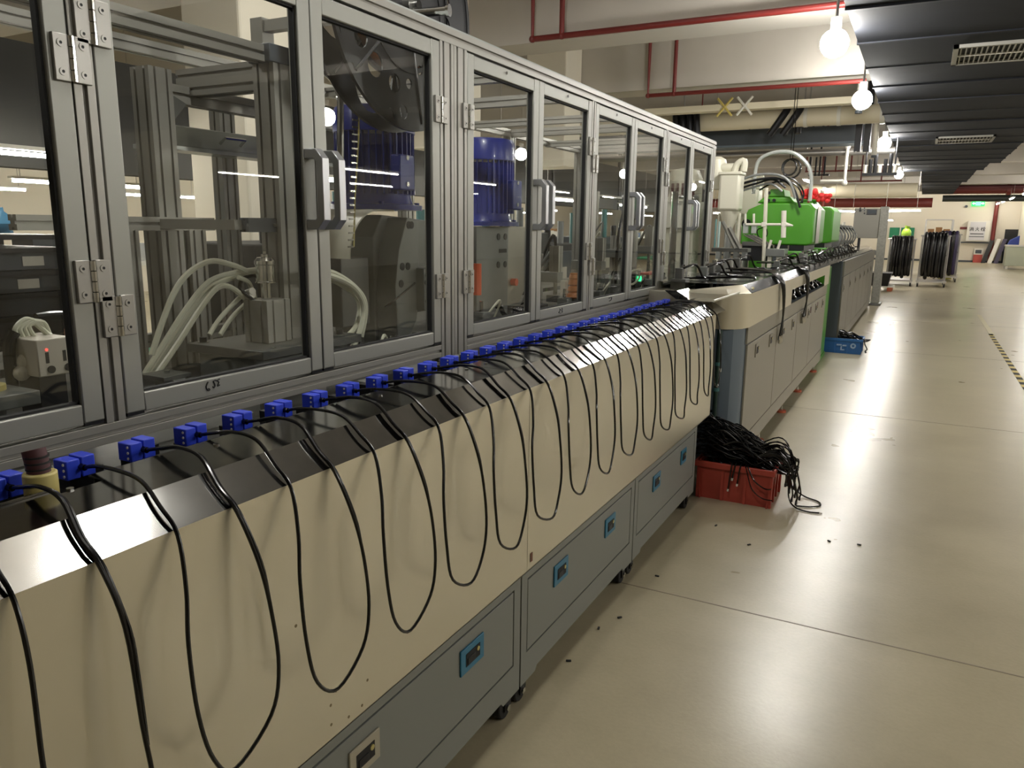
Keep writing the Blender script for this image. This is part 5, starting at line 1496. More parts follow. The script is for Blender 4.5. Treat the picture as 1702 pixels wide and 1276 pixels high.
for a, b in ((4.86, 7.1), (7.105, 9.0), (9.005, 11.5), (11.505, 14.0), (14.005, 17.9)):
    MB().hexa([(X2 + 0.004, a, 1.212), (X2 - 0.05, a, 1.262), (X2 - 0.05, b, 1.262), (X2 + 0.004, b, 1.212), (X2 + 0.001, a, 1.21), (X2 - 0.052, a, 1.26), (X2 - 0.052, b, 1.26), (X2 + 0.001, b, 1.21)]).build('sloping_fold', M_TOPSTEEL, t, smooth=0)
    MB().box((-1.5 if a < 7 or a > 13 else -1.16, a, 1.26), (X2 - 0.05, b, 1.263)).build('top_sheet', M_TOPSTEEL, t, smooth=0)
MB().hexa([(-1.35, 4.68, 1.212), (-1.0, 4.68, 1.212), (X2 + 0.004, 4.86, 1.212), (X2 - 0.05, 4.86, 1.263), (-1.35, 4.72, 1.212), (-1.02, 4.72, 1.24), (X2 - 0.02, 4.87, 1.23), (X2 - 0.06, 4.87, 1.263)]).build('corner_cap', M_STEEL, t)
MB().box((-1.62, 4.69, 1.2), (-0.99, 5.0, 1.21)).build('corner_deck', M_STEEL, [o for o in COL.objects if o.name == 'bench_hood'][0], smooth=0)
t = thing('white_strip', at(1160, 510, X=-1.0), 'thin pale rod stretched across the gap between the two benches', 'rod')
a, b = at(1165, 512, X=-1.02), at(1252, 492, X=-0.93)
MB().cyl((-1.02, 4.4, 1.195), (-0.92, 5.0, 1.232), 0.007, 10).build('rod_body', M_CREAM, t)
MB().cyl((-0.92, 5.0, 1.232), (-0.918, 5.01, 1.2325), 0.010, 10).build('rod_end', M_BRASS, t)
t = thing('green_hose', (-1.06, 4.66, 0.5), 'dark green hose running down the gap between the benches', 'hose')
MB().cyl((-1.03, 4.66, 0.15), (-1.03, 4.66, 1.0), 0.014, 10).build('hose_body', mat('dark_green_hose', (30, 56, 48), 0.4), t)
for z in (0.62, 0.78):
    MB().cyl((-1.03, 4.66, z), (-1.03, 4.66, z + 0.02), 0.02, 10).build('coupling', M_TEAL, t)
# black bundles draped over the hood
for k, y0 in enumerate((6.02, 7.35)):
    t = thing('draped_cables', (X2, y0, 1.25), '%s bundle of black cables draped over the second bench hood' % ('nearer' if k == 0 else 'farther'), 'cables', 'cable bundles on the second bench')
    for j in range(4 + 2 * k):
        f = (j - 2) * 0.05
        zend = (0.78, 0.80)[k] + 0.03 * (j % 2)
        MB().tube([(-1.4, y0 + 0.5 + f, 1.28), (-1.2, y0 + 0.3 + f, 1.29), (-1.0, y0 + 0.12 + f, 1.285), (X2 - 0.03, y0 + f, 1.262), (X2 + 0.02, y0 - 0.02 + f * 0.8, 1.2), (X2 + 0.03, y0 + 0.02 + f * 0.3, 1.02), (X2 + 0.025, y0 + 0.02 - f * 0.5, zend + 0.05), (X2 + 0.02, y0 + 0.02 - f * 0.6, zend)], 0.0065, 8, smooth=4).build('cable', M_CABLE, t)
        MB().cyl((X2 + 0.02, y0 + 0.02 - f * 0.6, zend), (X2 + 0.02, y0 + 0.02 - f * 0.6, zend - 0.03), 0.011, 8).build('cable_tip', M_CHROME, t)
for k in range(7):
    y0 = 6.7 + 0.32 * k
    t = thing('slot_cable', (X2 - 0.1, y0, 1.0), 'black cable in the open slot of the second bench, %s from the near end' % ORD[k], 'cable', 'cables in the bench slot')
    MB().tube([(X2 - 0.12, y0, 1.015), (X2 - 0.06, y0 + 0.1, 1.03), (X2 - 0.08, y0 + 0.25, 1.06 + 0.02 * (k % 2)), (X2 - 0.03, y0 + 0.33, 1.02), (X2 - 0.1, y0 + 0.42, 1.015)], 0.016, 8, smooth=4).build('cable', M_CABLE, t)
    MB().cyl((X2 - 0.1, y0 + 0.42, 1.015), (X2 - 0.12, y0 + 0.45, 1.015), 0.018, 8).build('plug', M_BLACK, t)
M_CAB3 = mat('dull_grey_panel', (104, 101, 92), 0.32, 0.4)
# third bench
t = thing('long_cabinet', (X2, 14, 0), 'beige grey cabinet bench with many doors, farthest of the bench line', 'cabinet')
X3 = -0.86
MB().box((-1.16, 10.9, 0.08), (X3 - 0.02, 13.99, 1.2)).box((-2.3, 14.0, 0.08), (X3 - 0.02, 18.0, 1.2)).build('carcass', M_DARKGREY, t, smooth=0)
for k in range(7):
    a = 10.92 + k * 1.01
    d = MB().box((X3 - 0.02, a, 0.2), (X3, a + 0.99, 1.0)).build('door', M_CAB3, t, bevel=0.003)
    latch(d, X3, a + 0.1, a + 0.2, 0.8, 0.9, M_CAB3)
MB().box((X3 - 0.02, 10.9, 1.01), (X3, 18.0, 1.205)).build('top_skirt', M_CAB3, t, smooth=0)
MB().box((X3 - 0.03, 10.9, 0.06), (X3 - 0.005, 18.0, 0.19)).build('plinth', M_CAB3, t, smooth=0)
for y in (11.0, 13.5, 16, 17.9):
    MB().box((X3 - 0.14, y - 0.05, 0), (X3 - 0.06, y + 0.05, 0.08)).build('foot', M_OXIDE, t, smooth=0)
t = thing('green_upright', (-1.15, 9.9, 0), 'green machine column standing in the gap between the benches', 'column')
MB().box((-1.14, 9.9, 0), (-0.985, 10.6, 1.15)).build('column_body', M_GREEN, t, bevel=0.01)
MB().box((-1.15, 9.88, 0), (-0.975, 10.62, 0.05)).build('base_flange', M_GREEN, t, smooth=0)

# ------------------------------------------------------------------ green moulding machines
def green_machine(y, x0, x1, z0, z1, label, col=M_GREEN):
    t = thing('moulding_machine', ((x0 + x1) / 2, y, 0), label, 'machine', 'green moulding machines')
    c = 0.16
    dep = 1.0
    MB().prism([(x0, z0), (x1 - 0.06, z0), (x1, z0 + 0.02), (x1, z1 - 0.06), (x1 - 0.06, z1), (x0 + c * 1.4, z1), (x0 + c * 0.4, z1 - c * 0.45), (x0, z1 - c * 1.4)], 'Y', y, y + dep).build('head_casing', col, t, bevel=0.02)
    MB().prism([(x0 + 0.14, z1), (x1 - 0.22, z1), (x1 - 0.28, z1 + 0.07), (x0 + 0.22, z1 + 0.07)], 'Y', y + 0.05, y + 0.7).build('top_step', col, t, bevel=0.02)
    MB().prism([(x0 + 0.26, z1 + 0.07), (x0 + 0.44, z1 + 0.07), (x0 + 0.42, z1 + 0.15), (x0 + 0.28, z1 + 0.15)], 'Y', y + 0.05, y + 0.5).build('crown', col, t, bevel=0.01)
    MB().box((x0 + 0.32, y - 0.14, z0 - 0.12), (x1 - 0.04, y + dep, z0 - 0.06)).build('platen', col, t, bevel=0.01)
    MB().box((x0 + 0.34, y, z0 - 0.06), (x1 - 0.08, y + dep - 0.1, z0)).build('mould_gap', M_OXIDE, t, smooth=0)
    MB().box((x0 + 0.10, y + 0.05, 0.9), (x0 + 0.32, y + 0.3, z0)).build('column', col, t, bevel=0.005)
    MB().box((x0 + 0.45, y + 0.1, 0.9), (-1.18, y + 0.9, z0 - 0.12)).build('lower_table', M_DSTEEL, t, bevel=0.005)
    MB().box((x0 - 0.1, y + 0.1, 0), (-1.18, y + dep, 0.9)).build('machine_base', col, t, bevel=0.01)
    for f in (0.3, 0.5, 0.7):
        MB().cyl((x0 + (x1 - x0) * f, y - 0.1, z0 - 0.06), (x0 + (x1 - x0) * f, y - 0.1, z0), 0.012, 10).build('tie_rod', M_CHROME, t)
    for (fx, fz) in ((0.36, 0.11), (0.44, 0.03), (0.36, 0.03)):
        MB().cyl((x0 + 0.75 * fx, y + 0.03, z1 + fz), (x0 + 0.75 * fx, y + 0.052, z1 + fz), 0.018, 10).build('bolt', M_OXIDE, t)
    return t


gm1 = green_machine(9.0, -1.83, -1.06, 1.43, 1.885, 'bright green moulding machine in front, beside the white hopper')
gm2 = green_machine(10.9, -1.72, -1.05, 1.43, 1.90, 'second bright green moulding machine, half hidden behind the first')
MB().cyl((-1.77, 8.97, 1.66), (-1.77, 9.0, 1.66), 0.05, 16).build('dark_port', M_OXIDE, gm1)
MB().box((-1.055, 9.2, 1.45), (-1.05, 9.5, 1.85)).build('steel_side_panel', M_ALU, gm1, smooth=0)
# red ribbons on top
for k, (px, py, Y) in enumerate(((1345, 321, 9.3), (1369, 327, 10.95))):
    a = at(px, py, Y=Y)
    zb = 1.885 if k == 0 else 1.90
    t = thing('ribbon_rosette', (a.x, Y, zb), 'red ribbon rosette on the %s green machine' % ('front' if k == 0 else 'second'), 'ribbon', 'red rosettes')
    rn = random.Random(k + 4)
    for j in range(16):
        th = j * 2.4
        q = 0.03 + 0.05 * rn.random()
        c = V((a.x + q * math.cos(th), Y + q * 0.6 * math.sin(th), zb + 0.1 + 0.075 * (rn.random() - 0.4)))
        MB().ball(c, 0.03, 8, (1, 0.6, 0.8 + 0.5 * rn.random())).build('loop', mat('red_ribbon', (230, 48, 48), 0.5), t)
    MB().cyl((a.x, Y, zb), (a.x, Y, zb + 0.08), 0.014, 8).build('stem', M_CRATE, t)
    MB().ball((a.x - 0.02, Y, zb + 0.19), 0.025, 8).build('white_tip', M_WHITE, t)
# hoppers
for k, (px, Y, zlo, zhi, r) in enumerate(((1215, 8.75, 1.79, 2.19, 0.115), (1246, 9.6, 1.75, 2.08, 0.13))):
    x = at(px, 320, Y=Y).x
    t = thing('material_hopper', (x, Y, 1.3), '%s cream drying hopper standing left of the green machine' % ('front' if k == 0 else 'rear'), 'hopper', 'cream hoppers')
    MB().box((x - r, Y - r, zlo), (x + r, Y + r, zhi)).build('barrel', M_CREAM, t, bevel=0.03)
    MB().box((x - r * 1.08, Y - r * 1.08, zhi - 0.02), (x + r * 1.08, Y + r * 1.08, zhi + 0.015)).build('lid', M_CREAM, t, bevel=0.01)
    MB().cyl((x, Y, zlo), (x, Y, zlo - 0.22), r * 0.95, 16, 0.035).build('cone', M_CREAM, t)
    MB().cyl((x, Y, zlo - 0.22), (x, Y, 1.0), 0.04, 12).build('throat', M_MSTEEL, t)
    MB().cyl((x - 0.13, Y + 0.05, zhi + 0.06), (x + 0.02, Y + 0.05, zhi + 0.06), 0.055, 14).build('loader_arm', M_CREAM, t)
    MB().lathe([(0.13, zhi - 0.16), (0.13, zhi + 0.05), (0.1, zhi + 0.16), (0.05, zhi + 0.19)], (x - 0.2, Y + 0.1, 0), seg=18).build('loader_drum', M_CREAM, t)
    MB().tube([(x + 0.02, Y, zhi + 0.01), (x + 0.05, Y, zhi + 0.1), (x + 0.12, Y, zhi + 0.13), (x + 0.12, Y, zhi + 0.02)], 0.035, 10, smooth=4).build('air_elbow', M_CREAM, t)
    for s in (-1, 1):
        MB().cyl((x + s * r * 0.95, Y, zlo - 0.02), (x + s * r * 0.95, Y, 1.0), 0.016, 8).build('leg', M_CREAM, t)
t = thing('blower_unit', (-2.45, 9.0, 1.0), 'grey and cream blower unit left of the hoppers, seen through the last glass doors', 'blower')
MB().lathe([(0.2, 1.9), (0.2, 2.15), (0.16, 2.25), (0.05, 2.28)], (-2.5, 9.0, 0), seg=20).build('drum', M_CREAM, t)
for k in range(6):
    MB().box((-2.66 + 0.06 * k, 8.795, 1.95), (-2.63 + 0.06 * k, 8.81, 2.1)).build('louvre', M_MAROON, t, smooth=0)
MB().box((-2.72, 8.85, 1.6), (-2.3, 9.2, 1.9)).build('blower_box', M_WHITE, t, bevel=0.01)
MB().box((-2.7, 8.9, 0), (-2.35, 9.2, 1.6)).build('stand', M_CREAM, t, bevel=0.01)
# hoses over the machine
hz = [[(1230, 300), (1255, 291), (1290, 290), (1312, 302), (1322, 330)], [(1230, 306), (1262, 298), (1295, 297), (1318, 312), (1330, 345)], [(1230, 313), (1260, 304), (1285, 298), (1306, 312)], [(1229, 318), (1250, 312), (1280, 305), (1300, 318)],
      [(1262, 316), (1290, 302), (1320, 305), (1333, 325), (1330, 342), (1306, 350)], [(1300, 292), (1322, 300), (1336, 322), (1326, 342), (1308, 347)], [(1252, 322), (1256, 282), (1266, 262), (1295, 252), (1325, 257), (1347, 284), (1346, 334)]]
for k, h in enumerate(hz):
    p = [at(x, y, Y=8.9 + 0.03 * k) for x, y in h]
    MB().tube(p, (0.014, 0.014, 0.012, 0.012, 0.009, 0.009, 0.02)[k], 8, smooth=5).build('hose_body', (M_HOSEG, M_OXIDE, M_OXIDE, M_HOSEG, M_CABLE, M_CABLE, M_CLEAR)[k], tag(thing('overhead_hose', p[0], 'hose arching over the front green machine, %s of seven' % ORD[k], 'hose', 'hoses over the green machine')))
for k, (px, py, r) in enumerate(((1312, 278, 0.07), (1316, 280, 0.085))):
    a = at(px, py, Y=12.5)
    MB().tube([a + V((r * math.cos(th), 0, r * 1.1 * math.sin(th))) * 1.5 for th in [2 * PI * j / 16 for j in range(16)]], 0.014, 8, closed=True).cyl(a + V((0, 0, r * 1.5)), (a.x, a.y, 4.7), 0.006, 6).build('coiled_cable', M_CABLE, label='%s black cable coil hung behind the green machine' % ('smaller', 'larger')[k], cat='cable')
# robot picker frame in front of the green machine
def p9(x, y, Y=8.7):
    return at(x, y, Y=Y)


t = thing('picker_arm', p9(1275, 440), 'white and silver picker arm standing before the front green machine', 'arm')
MB().tube([p9(1274, 312), p9(1268, 460)], 0.02, 10).build('mast', M_CREAM, t)
MB().tube([p9(1303, 350), p9(1302, 395)], 0.026, 10).build('slide_post', M_WHITE, t)
MB().tube([p9(1240, 373), p9(1310, 373)], 0.014, 10).build('cross_bar', M_WHITE, t)
MB().cyl(p9(1305, 373), p9(1318, 375), 0.026, 10, 0.008).build('pointed_tip', M_WHITE, t)
for x in (1270, 1303):
    MB().cbox(p9(x, 373), (0.05, 0.05, 0.05)).build('clamp_block', M_WHITE, t, bevel=0.005)
for x in (1239, 1253):
    MB().box(p9(x - 5, 388), p9(x + 5, 371) + V((0, 0.08, 0))).build('air_cylinder', M_CLEAR, t, bevel=0.005)
    MB().cyl(p9(x, 371), p9(x, 355), 0.012, 8).build('rod', M_WHITE, t)
MB().tube([p9(1268, 378), p9(1259, 382), p9(1260, 392), p9(1268, 398), p9(1275, 390), p9(1274, 380)], 0.006, 6, smooth=4).build('cable_loop', M_CABLE, t)
for k in range(5):
    MB().cyl(p9(1236 + 4 * k, 390), p9(1268 + 4 * k, 407), 0.007, 8).build('push_rod', M_DSTEEL if k % 2 else M_CHROME, t)
MB().box(p9(1233, 408), p9(1275, 402) + V((0, 0.1, 0))).build('guide_plate', M_DSTEEL, t, smooth=0)
MB().box((p9(1233, 408).x, 8.72, 1.26), (p9(1275, 402).x, 8.8, 1.42)).build('support', M_OXIDE, t, smooth=0)
t = thing('transfer_unit', p9(1195, 440, 7.4), 'silver transfer unit with cylinders right behind the glass enclosure', 'unit')
Yt = 7.4
MB().box(p9(1182, 418, Yt), p9(1243, 413, Yt) + V((0, 0.16, 0))).build('bridge_plate', M_DSTEEL, t, bevel=0.003)
MB().box(p9(1191, 411, Yt), p9(1196, 368, Yt) + V((0, 0.05, 0))).build('rack_post', mat('pale_teal_rail', (176, 200, 200), 0.4, 0.4), t, bevel=0.002)
MB().box(p9(1186, 411, Yt + 0.08), p9(1190, 364, Yt + 0.08) + V((0, 0.05, 0))).build('rack_back', M_TEAL, t, bevel=0.002)
MB().cyl(p9(1201, 368, Yt), p9(1222, 413, Yt), 0.018, 10).cyl(p9(1212, 378, Yt), p9(1230, 413, Yt), 0.018, 10).build('brace', M_ALU, t)
for x in (1193, 1208, 1222, 1236):
    MB().box(p9(x - 4, 430, Yt), p9(x + 4, 418, Yt) + V((0, 0.08, 0))).build('gripper_block', M_CLEAR if x % 2 else M_MSTEEL, t, bevel=0.004)
for x in (1197, 1215):
    MB().cyl(p9(x, 452, Yt), p9(x, 430, Yt), 0.022, 10).build('vertical_cylinder', M_ALU, t)
    MB().box(p9(x - 6, 463, Yt), p9(x + 6, 452, Yt) + V((0, 0.08, 0))).build('clamp_foot', M_MAROON if x < 1200 else M_MSTEEL, t, bevel=0.004)
MB().box((p9(1185, 470, Yt).x, Yt - 0.05, 1.0), (p9(1250, 470, Yt).x, Yt + 0.3, p9(1200, 462, Yt).z)).build('under_frame', M_OXIDE, t, smooth=0)
t = thing('press_table', p9(1300, 440), 'silver press table with white pins in front of the green machine base', 'table')
a, b = p9(1272, 426, 8.5), p9(1304, 414, 8.5)
MB().box((a.x, 8.5, a.z), (b.x, 8.75, b.z)).build('table_block', M_MSTEEL, t, bevel=0.005)
MB().box((a.x + 0.02, 8.52, 1.2), (a.x + 0.06, 8.6, a.z)).box((b.x - 0.08, 8.52, 1.2), (b.x - 0.03, 8.6, a.z)).build('table_leg', M_CREAM, t, smooth=0)
for f in (0.1, 0.6):
    MB().cyl((a.x + (b.x - a.x) * f, 8.55, b.z), (a.x + (b.x - a.x) * f + 0.02, 8.55, b.z + 0.09), 0.014, 8).build('pin', M_WHITE, t)
# clutter on bench tops: separate small fixtures
rn = random.Random(11)
for k in range(30):
    y = 5.0 + 0.42 * k
    x = -1.42 + 0.12 * rn.random() if y < 7 or y > 14 else -1.09 + 0.04 * rn.random()
    t = thing('bench_fixture', (x, y, 1.263), 'small steel fixture on the far bench tops, %s from the near end' % ORD[k], 'fixture', 'fixtures along the far bench tops')
    MB().box((x - 0.07, y - 0.05, 1.1), (x + 0.03, y + 0.05, 1.275)).build('fixture_base', M_OXIDE if k % 3 else M_DSTEEL, t, bevel=0.003)
    h = 0.03 + 0.06 * rn.random()
    MB().box((x - 0.05, y - 0.03, 1.27), (x + 0.0, y + 0.02, 1.28 + h)).build('jaw_block', M_MSTEEL if k % 2 else M_DSTEEL, t, bevel=0.003)
    MB().cyl((x - 0.02, y + 0.06, 1.28), (x - 0.02, y + 0.06, 1.3 + h), 0.014, 10).build('guide_pin', M_CHROME, t)
    MB().tube([(x, y, 1.28 + h), (x + 0.06, y + 0.08, 1.3 + h), (x + 0.1, y + 0.14, 1.28), (x + 0.16, y + 0.22, 1.272)], 0.008, 6, smooth=4).build('lead', M_CABLE, t)
for k in range(6):
    y = 14.2 + 0.6 * k
    x = -1.5
    t = thing('wiring_head', (x, y, 1.28), 'silver wiring head with looped hoses on the far bench, %s from the front' % ORD[k], 'machine', 'wiring heads on the far bench')
    MB().box((x - 0.1, y - 0.12, 1.2), (x + 0.1, y + 0.12, 1.5)).build('head_body', M_MSTEEL if k % 2 else M_CLEAR, t, bevel=0.01)
    MB().cyl((x + 0.05, y, 1.5), (x + 0.05, y, 1.68 + 0.04 * (k % 3)), 0.03, 12).build('cylinder', M_ALU, t)
    MB().box((x + 0.1, y - 0.06, 1.33), (x + 0.25, y + 0.06, 1.4)).build('nose', M_DSTEEL, t, bevel=0.005)
    for j in range(3):
        MB().tube([(x + 0.05, y - 0.05 + 0.05 * j, 1.6), (x + 0.2, y - 0.1 + 0.06 * j, 1.68 - 0.04 * j), (x + 0.3, y - 0.1 + 0.08 * j, 1.5), (x + 0.25, y - 0.05 + 0.05 * j, 1.35)], 0.012, 6, smooth=4).build('looped_hose', (M_HOSEG, M_CABLE, M_HOSE)[j], t)
rn = random.Random(21)
for k in range(12):
    y = 5.1 + 0.75 * k
    xa = -1.4 if y < 6.6 else -1.13
    t = thing('bench_cable', (xa, y, 1.265), 'black cable lying on the second bench top, %s from the near end' % ORD[k], 'cable', 'cables lying on the far bench tops')
    pts = [(xa, y, 1.272), (xa + 0.08, y + 0.1 * rn.random(), 1.275), (-1.05, y + 0.15 + 0.1 * rn.random(), 1.28), (-0.99, y + 0.35, 1.272), (-1.06, y + 0.5 + 0.2 * rn.random(), 1.272)]
    MB().tube(pts, 0.007, 6, smooth=5).build('cable', M_CABLE, t)
    MB().box((xa - 0.04, y - 0.02, 1.263), (xa + 0.01, y + 0.02, 1.29)).build('plug', M_OXIDE, t, bevel=0.003)
# control console
Yc = 18.4
t = thing('control_console', (-0.8, Yc, 0), 'tall grey control console with a screen at the end of the bench line', 'console')
a, b = at(1421, 346, Y=Yc), at(1458, 396, Y=Yc)
MB().box((a.x, Yc, b.z), (b.x, Yc + 0.35, a.z)).build('console_box', mat('warm_grey_paint', (120, 117, 107), 0.45), t, bevel=0.01)
s0, s1 = at(1441, 348, Y=Yc), at(1457, 357, Y=Yc)
MB().box((s0.x, Yc - 0.012, s1.z), (s1.x, Yc, s0.z)).build('screen_bezel', M_BLACK, t, bevel=0.003)
MB().box((s0.x + 0.025, Yc - 0.015, s1.z + 0.035), (s1.x - 0.02, Yc - 0.011, s0.z - 0.015)).build('screen', M_SCREEN, t, smooth=0)
for (px, py, r, m) in ((1430, 346.5, 0.02, M_BLACK), (1430, 350, 0.026, M_OXIDE), (1437, 346, 0.014, M_DARKGREY), (1437, 350, 0.014, M_DARKGREY), (1437, 354.5, 0.018, M_BLACK), (1452, 365, 0.0, None)):
    if m:
        q = at(px, py, Y=Yc)
        MB().cyl((q.x, Yc - 0.02, q.z), (q.x, Yc, q.z), r, 12).build('knob', m, t)
a2, b2 = at(1457, 343, Y=Yc), at(1466, 343, Y=Yc)
MB().box((-0.86, Yc + 0.05, 0.05), (-0.70, Yc + 0.4, a2.z)).build('column', mat('speckled_grey', (142, 140, 130), 0.4, noise=(120, 118, 108), scale=30), t, bevel=0.01)
MB().box((-0.98, Yc - 0.05, 0), (-0.66, Yc + 0.5, 0.05)).build('foot_plate', M_DSTEEL, t, bevel=0.005)
MB().box((-1.25, Yc + 0.1, 1.18), (-1.2, Yc + 0.2, b.z)).build('rear_strut', M_OXIDE, t, smooth=0)
MB().box((-1.28, Yc + 0.06, 1.08), (-0.86, Yc + 0.22, 1.18)).build('cross_member', M_DSTEEL, t, smooth=0)

# ================================================================== CRATES
def crate(name, x0, x1, y0, y1, z1, m, label, taper=0.02):
    t = thing(name, ((x0 + x1) / 2, (y0 + y1) / 2, 0), label, 'crate')
    w = 0.008

    def wall(p, q, nx, ny):
        b = 0.0
        P = V((p[0], p[1], 0))
        Q = V((q[0], q[1], 0))
        n = V((nx, ny, 0))
        i = n * taper
        return MB().hexa([P - i, Q - i, Q - i - n * w, P - i - n * w, P + V((0, 0, z1)), Q + V((0, 0, z1)), Q + V((0, 0, z1)) - n * w, P + V((0, 0, z1)) - n * w])
    c = [(x0, y0), (x1, y0), (x1, y1), (x0, y1)]
    for k, (nx, ny) in enumerate(((0, -1), (1, 0), (0, 1), (-1, 0))):
        p, q = c[k], c[(k + 1) % 4]
        wall(p, q, nx, ny).build('side', m, t, smooth=0)
        n = V((nx, ny, 0))
        for f in (0.02, 0.35, 0.65, 0.98):
            P = V((p[0], p[1], 0)).lerp(V((q[0], q[1], 0)), f)
            d = V((ny, nx, 0))
            MB().cbox(P + V((0, 0, z1 * 0.45)) - n * taper * 0.5 + n * 0.002, (0.016 if nx == 0 else 0.012, 0.016 if ny == 0 else 0.012, z1 * 0.86)).build('rib', m, t, smooth=0)
    MB().box((x0 + taper, y0 + taper, 0.004), (x1 - taper, y1 - taper, 0.014)).build('bottom', m, t, smooth=0)
    for (a, b) in (((x0 - 0.012, y0 - 0.012), (x1 + 0.012, y0 + 0.01)), ((x0 - 0.012, y1 - 0.01), (x1 + 0.012, y1 + 0.012)), ((x0 - 0.012, y0), (x0 + 0.01, y1)), ((x1 - 0.01, y0), (x1 + 0.012, y1))):
        MB().box((*a, z1 - 0.035), (*b, z1)).build('rim', m, t, bevel=0.003)
    return t


RX0, RX1, RY0, RY1, RZ = -1.06, -0.62, 4.43, 4.8, 0.235
rc = crate('red_crate', RX0, RX1, RY0, RY1, RZ, M_CRATE, 'red plastic crate heaped with black cables at the end of the cable bench')


def heap(name, x0, x1, y0, y1, zb, h, n, label, r, seed, spill=0.16):
    rn = random.Random(seed)
    mb = MB()
    for k in range(n):
        fx, fy = rn.random(), rn.random()
        lay = rn.random()
        x, y = x0 + (x1 - x0) * fx * 0.8, y0 + 0.04 + (y1 - y0 - 0.08) * fy
        z = zb + 0.01 + h * lay * (1.0 - 0.75 * fx)
        L = 0.18 + 0.16 * rn.random()
        p = []
        for s in range(5):
            u = s / 4 - 0.35
            p.append((x + L * u, y + 0.06 * (rn.random() - 0.5) + 0.03 * math.sin(s + k), max(zb + 0.005, z + (0.06 - 0.22 * max(0, u)) * (1 if lay > 0.5 else 0.5) * (1 - abs(u)) - 0.06 * max(u, 0) + 0.02 * rn.random())))
        mb.tube(p, r, 6, smooth=3)
    return mb.build(name, M_CABLE, label=label, cat='cables', kind='stuff')


heap('cable_heap', -1.05, -0.62, 4.45, 4.78, 0.2, 0.24, 260, 'heap of tangled black cables overflowing the red crate', 0.0048, 3)
heap('cable_heap', -1.02, -0.58, 10.92, 11.25, 0.16, 0.09, 90, 'tangle of black cables lying in the blue crate', 0.007, 5)
# loose ends over the rim and on the floor
ends = [[(1285, 790), (1302, 795), (1310, 815), (1318, 840), (1330, 848), (1358, 849)], [(1318, 808), (1345, 812), (1358, 822), (1350, 832), (1322, 838)]]
t = thing('loose_cable', (-0.5, 4.6, 0), 'loose black cable end curling on the floor beside the red crate', 'cable')
MB().tube([(-0.62, 4.6, 0.235), (-0.56, 4.6, 0.16), (-0.54, 4.56, 0.05), (-0.50, 4.52, 0.012), (-0.43, 4.49, 0.006), (-0.36, 4.5, 0.006)], 0.0045, 8, smooth=6).build('cable', M_CABLE, t)
MB().cyl((-0.36, 4.5, 0.006), (-0.345, 4.502, 0.006), 0.005, 8).build('white_tip', M_WHITE, t)
t = thing('loose_cable', (-0.45, 4.7, 0), 'second black cable loop lying on the floor right of the red crate', 'cable')
MB().tube([(-0.55, 4.72, 0.06), (-0.47, 4.74, 0.01), (-0.39, 4.70, 0.006), (-0.37, 4.63, 0.006), (-0.42, 4.58, 0.006), (-0.48, 4.56, 0.006)], 0.0045, 8, smooth=6).build('cable', M_CABLE, t)
MB().cyl((-0.48, 4.56, 0.006), (-0.495, 4.556, 0.006), 0.005, 8).build('tip', M_OXIDE, t)
rn = random.Random(9)
for k in range(22):
    y = 4.46 + 0.30 * rn.random()
    zt = 0.25 + 0.1 * rn.random()
    o = 0.05 + 0.09 * rn.random()
    zl = 0.04 + 0.18 * rn.random()
    t = thing('hanging_cable_end', (-0.6, y, 0.24), 'short black cable end over the right rim of the red crate, %s strand' % ORD[k], 'cable', 'cable ends over the red crate rim')
    MB().tube([(-0.72, y, zt - 0.01), (-0.64, y, zt + 0.03), (-0.62 + o * 0.5, y + 0.01, zt - 0.01), (-0.62 + o, y + 0.02, zl + 0.05), (-0.62 + o, y + 0.02, zl)], 0.0048, 6, smooth=3).build('cable', M_CABLE, t)
    MB().cyl((-0.62 + o, y + 0.02, zl), (-0.62 + o, y + 0.02, zl - 0.02), 0.0065, 8).build('plug', M_BLACK, t)
for k, (x, L) in enumerate(((-0.85, 0.16), (-0.83, 0.09), (-0.80, 0.12))):
    t = thing('hanging_cable_end', (x, 4.41, 0.24), 'black cable end hanging down the front of the red crate, %s from the left' % ORD[k], 'cable', 'cable ends on the red crate front')
    MB().tube([(x, 4.47, 0.25), (x, 4.42, 0.25), (x - 0.005, 4.412, 0.22), (x - 0.015, 4.414, 0.25 - L)], 0.0045, 6, smooth=4).build('cable', M_CABLE, t)
    MB().cyl((x - 0.015, 4.414, 0.25 - L), (x - 0.017, 4.414, 0.235 - L), 0.006, 8).build('pale_tip', M_WHITE, t)
t = thing('hanging_cable_end', (-0.72, 4.42, 0.2), 'long black cable sagging across the front of the red crate', 'cable')
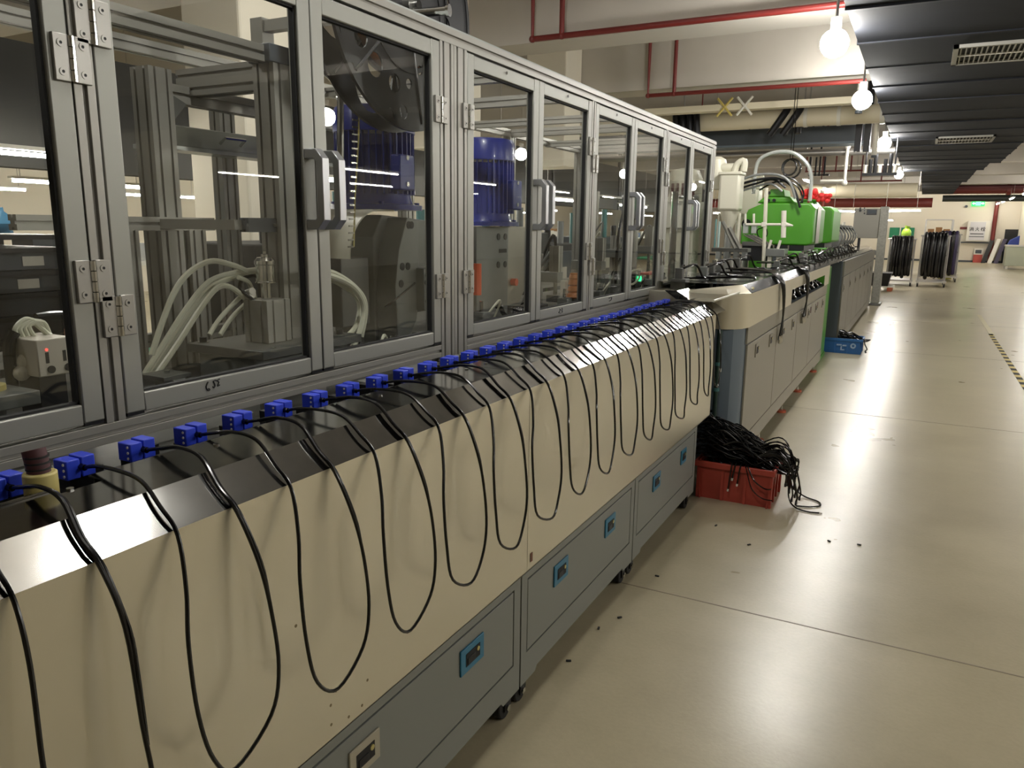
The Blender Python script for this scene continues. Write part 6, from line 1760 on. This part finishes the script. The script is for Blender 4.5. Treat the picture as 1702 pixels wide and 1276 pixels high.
MB().tube([(-0.78, 4.47, 0.25), (-0.76, 4.415, 0.24), (-0.72, 4.405, 0.17), (-0.66, 4.405, 0.13), (-0.62, 4.41, 0.13)], 0.004, 6, smooth=5).tube([(-0.79, 4.47, 0.25), (-0.77, 4.415, 0.23), (-0.73, 4.405, 0.12), (-0.67, 4.405, 0.07), (-0.61, 4.42, 0.06)], 0.0035, 6, smooth=5).build('cable', M_CABLE, t)

bc = crate('blue_crate', -1.06, -0.56, 10.88, 11.28, 0.2, M_BCRATE, 'blue plastic crate with white stickers on the floor between the far benches')
W1 = mat('worn_sticker', (176, 190, 206), 0.6, noise=(110, 140, 176), scale=40)
for (x0, x1, z0, z1) in ((-0.86, -0.80, 0.105, 0.125), (-0.79, -0.74, 0.10, 0.12), (-0.81, -0.795, 0.06, 0.10), (-0.81, -0.76, 0.045, 0.058)):
    MB().box((x0, 10.868, z0), (x1, 10.872, z1)).build('sticker', W1, bc, smooth=0)
MB().ring((-0.66, 10.868, 0.11), (-0.66, 10.872, 0.11), 0.035, 0.015, 18).build('round_sticker', W1, bc)
t = thing('loose_cable', (-0.5, 10.9, 0.1), 'black cable end hanging off the right corner of the blue crate', 'cable')
MB().tube([(-0.6, 10.95, 0.2), (-0.54, 10.9, 0.2), (-0.52, 10.88, 0.14), (-0.49, 10.88, 0.08), (-0.51, 10.88, 0.06)], 0.008, 6, smooth=5).build('cable', M_CABLE, t)
MB().cyl((-0.51, 10.88, 0.06), (-0.5, 10.88, 0.03), 0.011, 8).build('plug', M_BLACK, t)
# scraps on the floor
for k, (px, py) in enumerate(((1092, 957), (1030, 1026), (995, 1044), (958, 1010), (945, 1098), (1190, 873), (1378, 899), (1428, 905), (1245, 905))):
    a = at(px, py, Z=0.003)
    MB().cbox((a.x, a.y, 0.004), (0.02, 0.009, 0.006), rz=k * 0.9).build('floor_scrap', M_RUBBER, bevel=0.002, label='tiny black scrap on the aisle floor, %s of those near the cable bench' % ORD[k], cat='scrap', group='floor scraps')
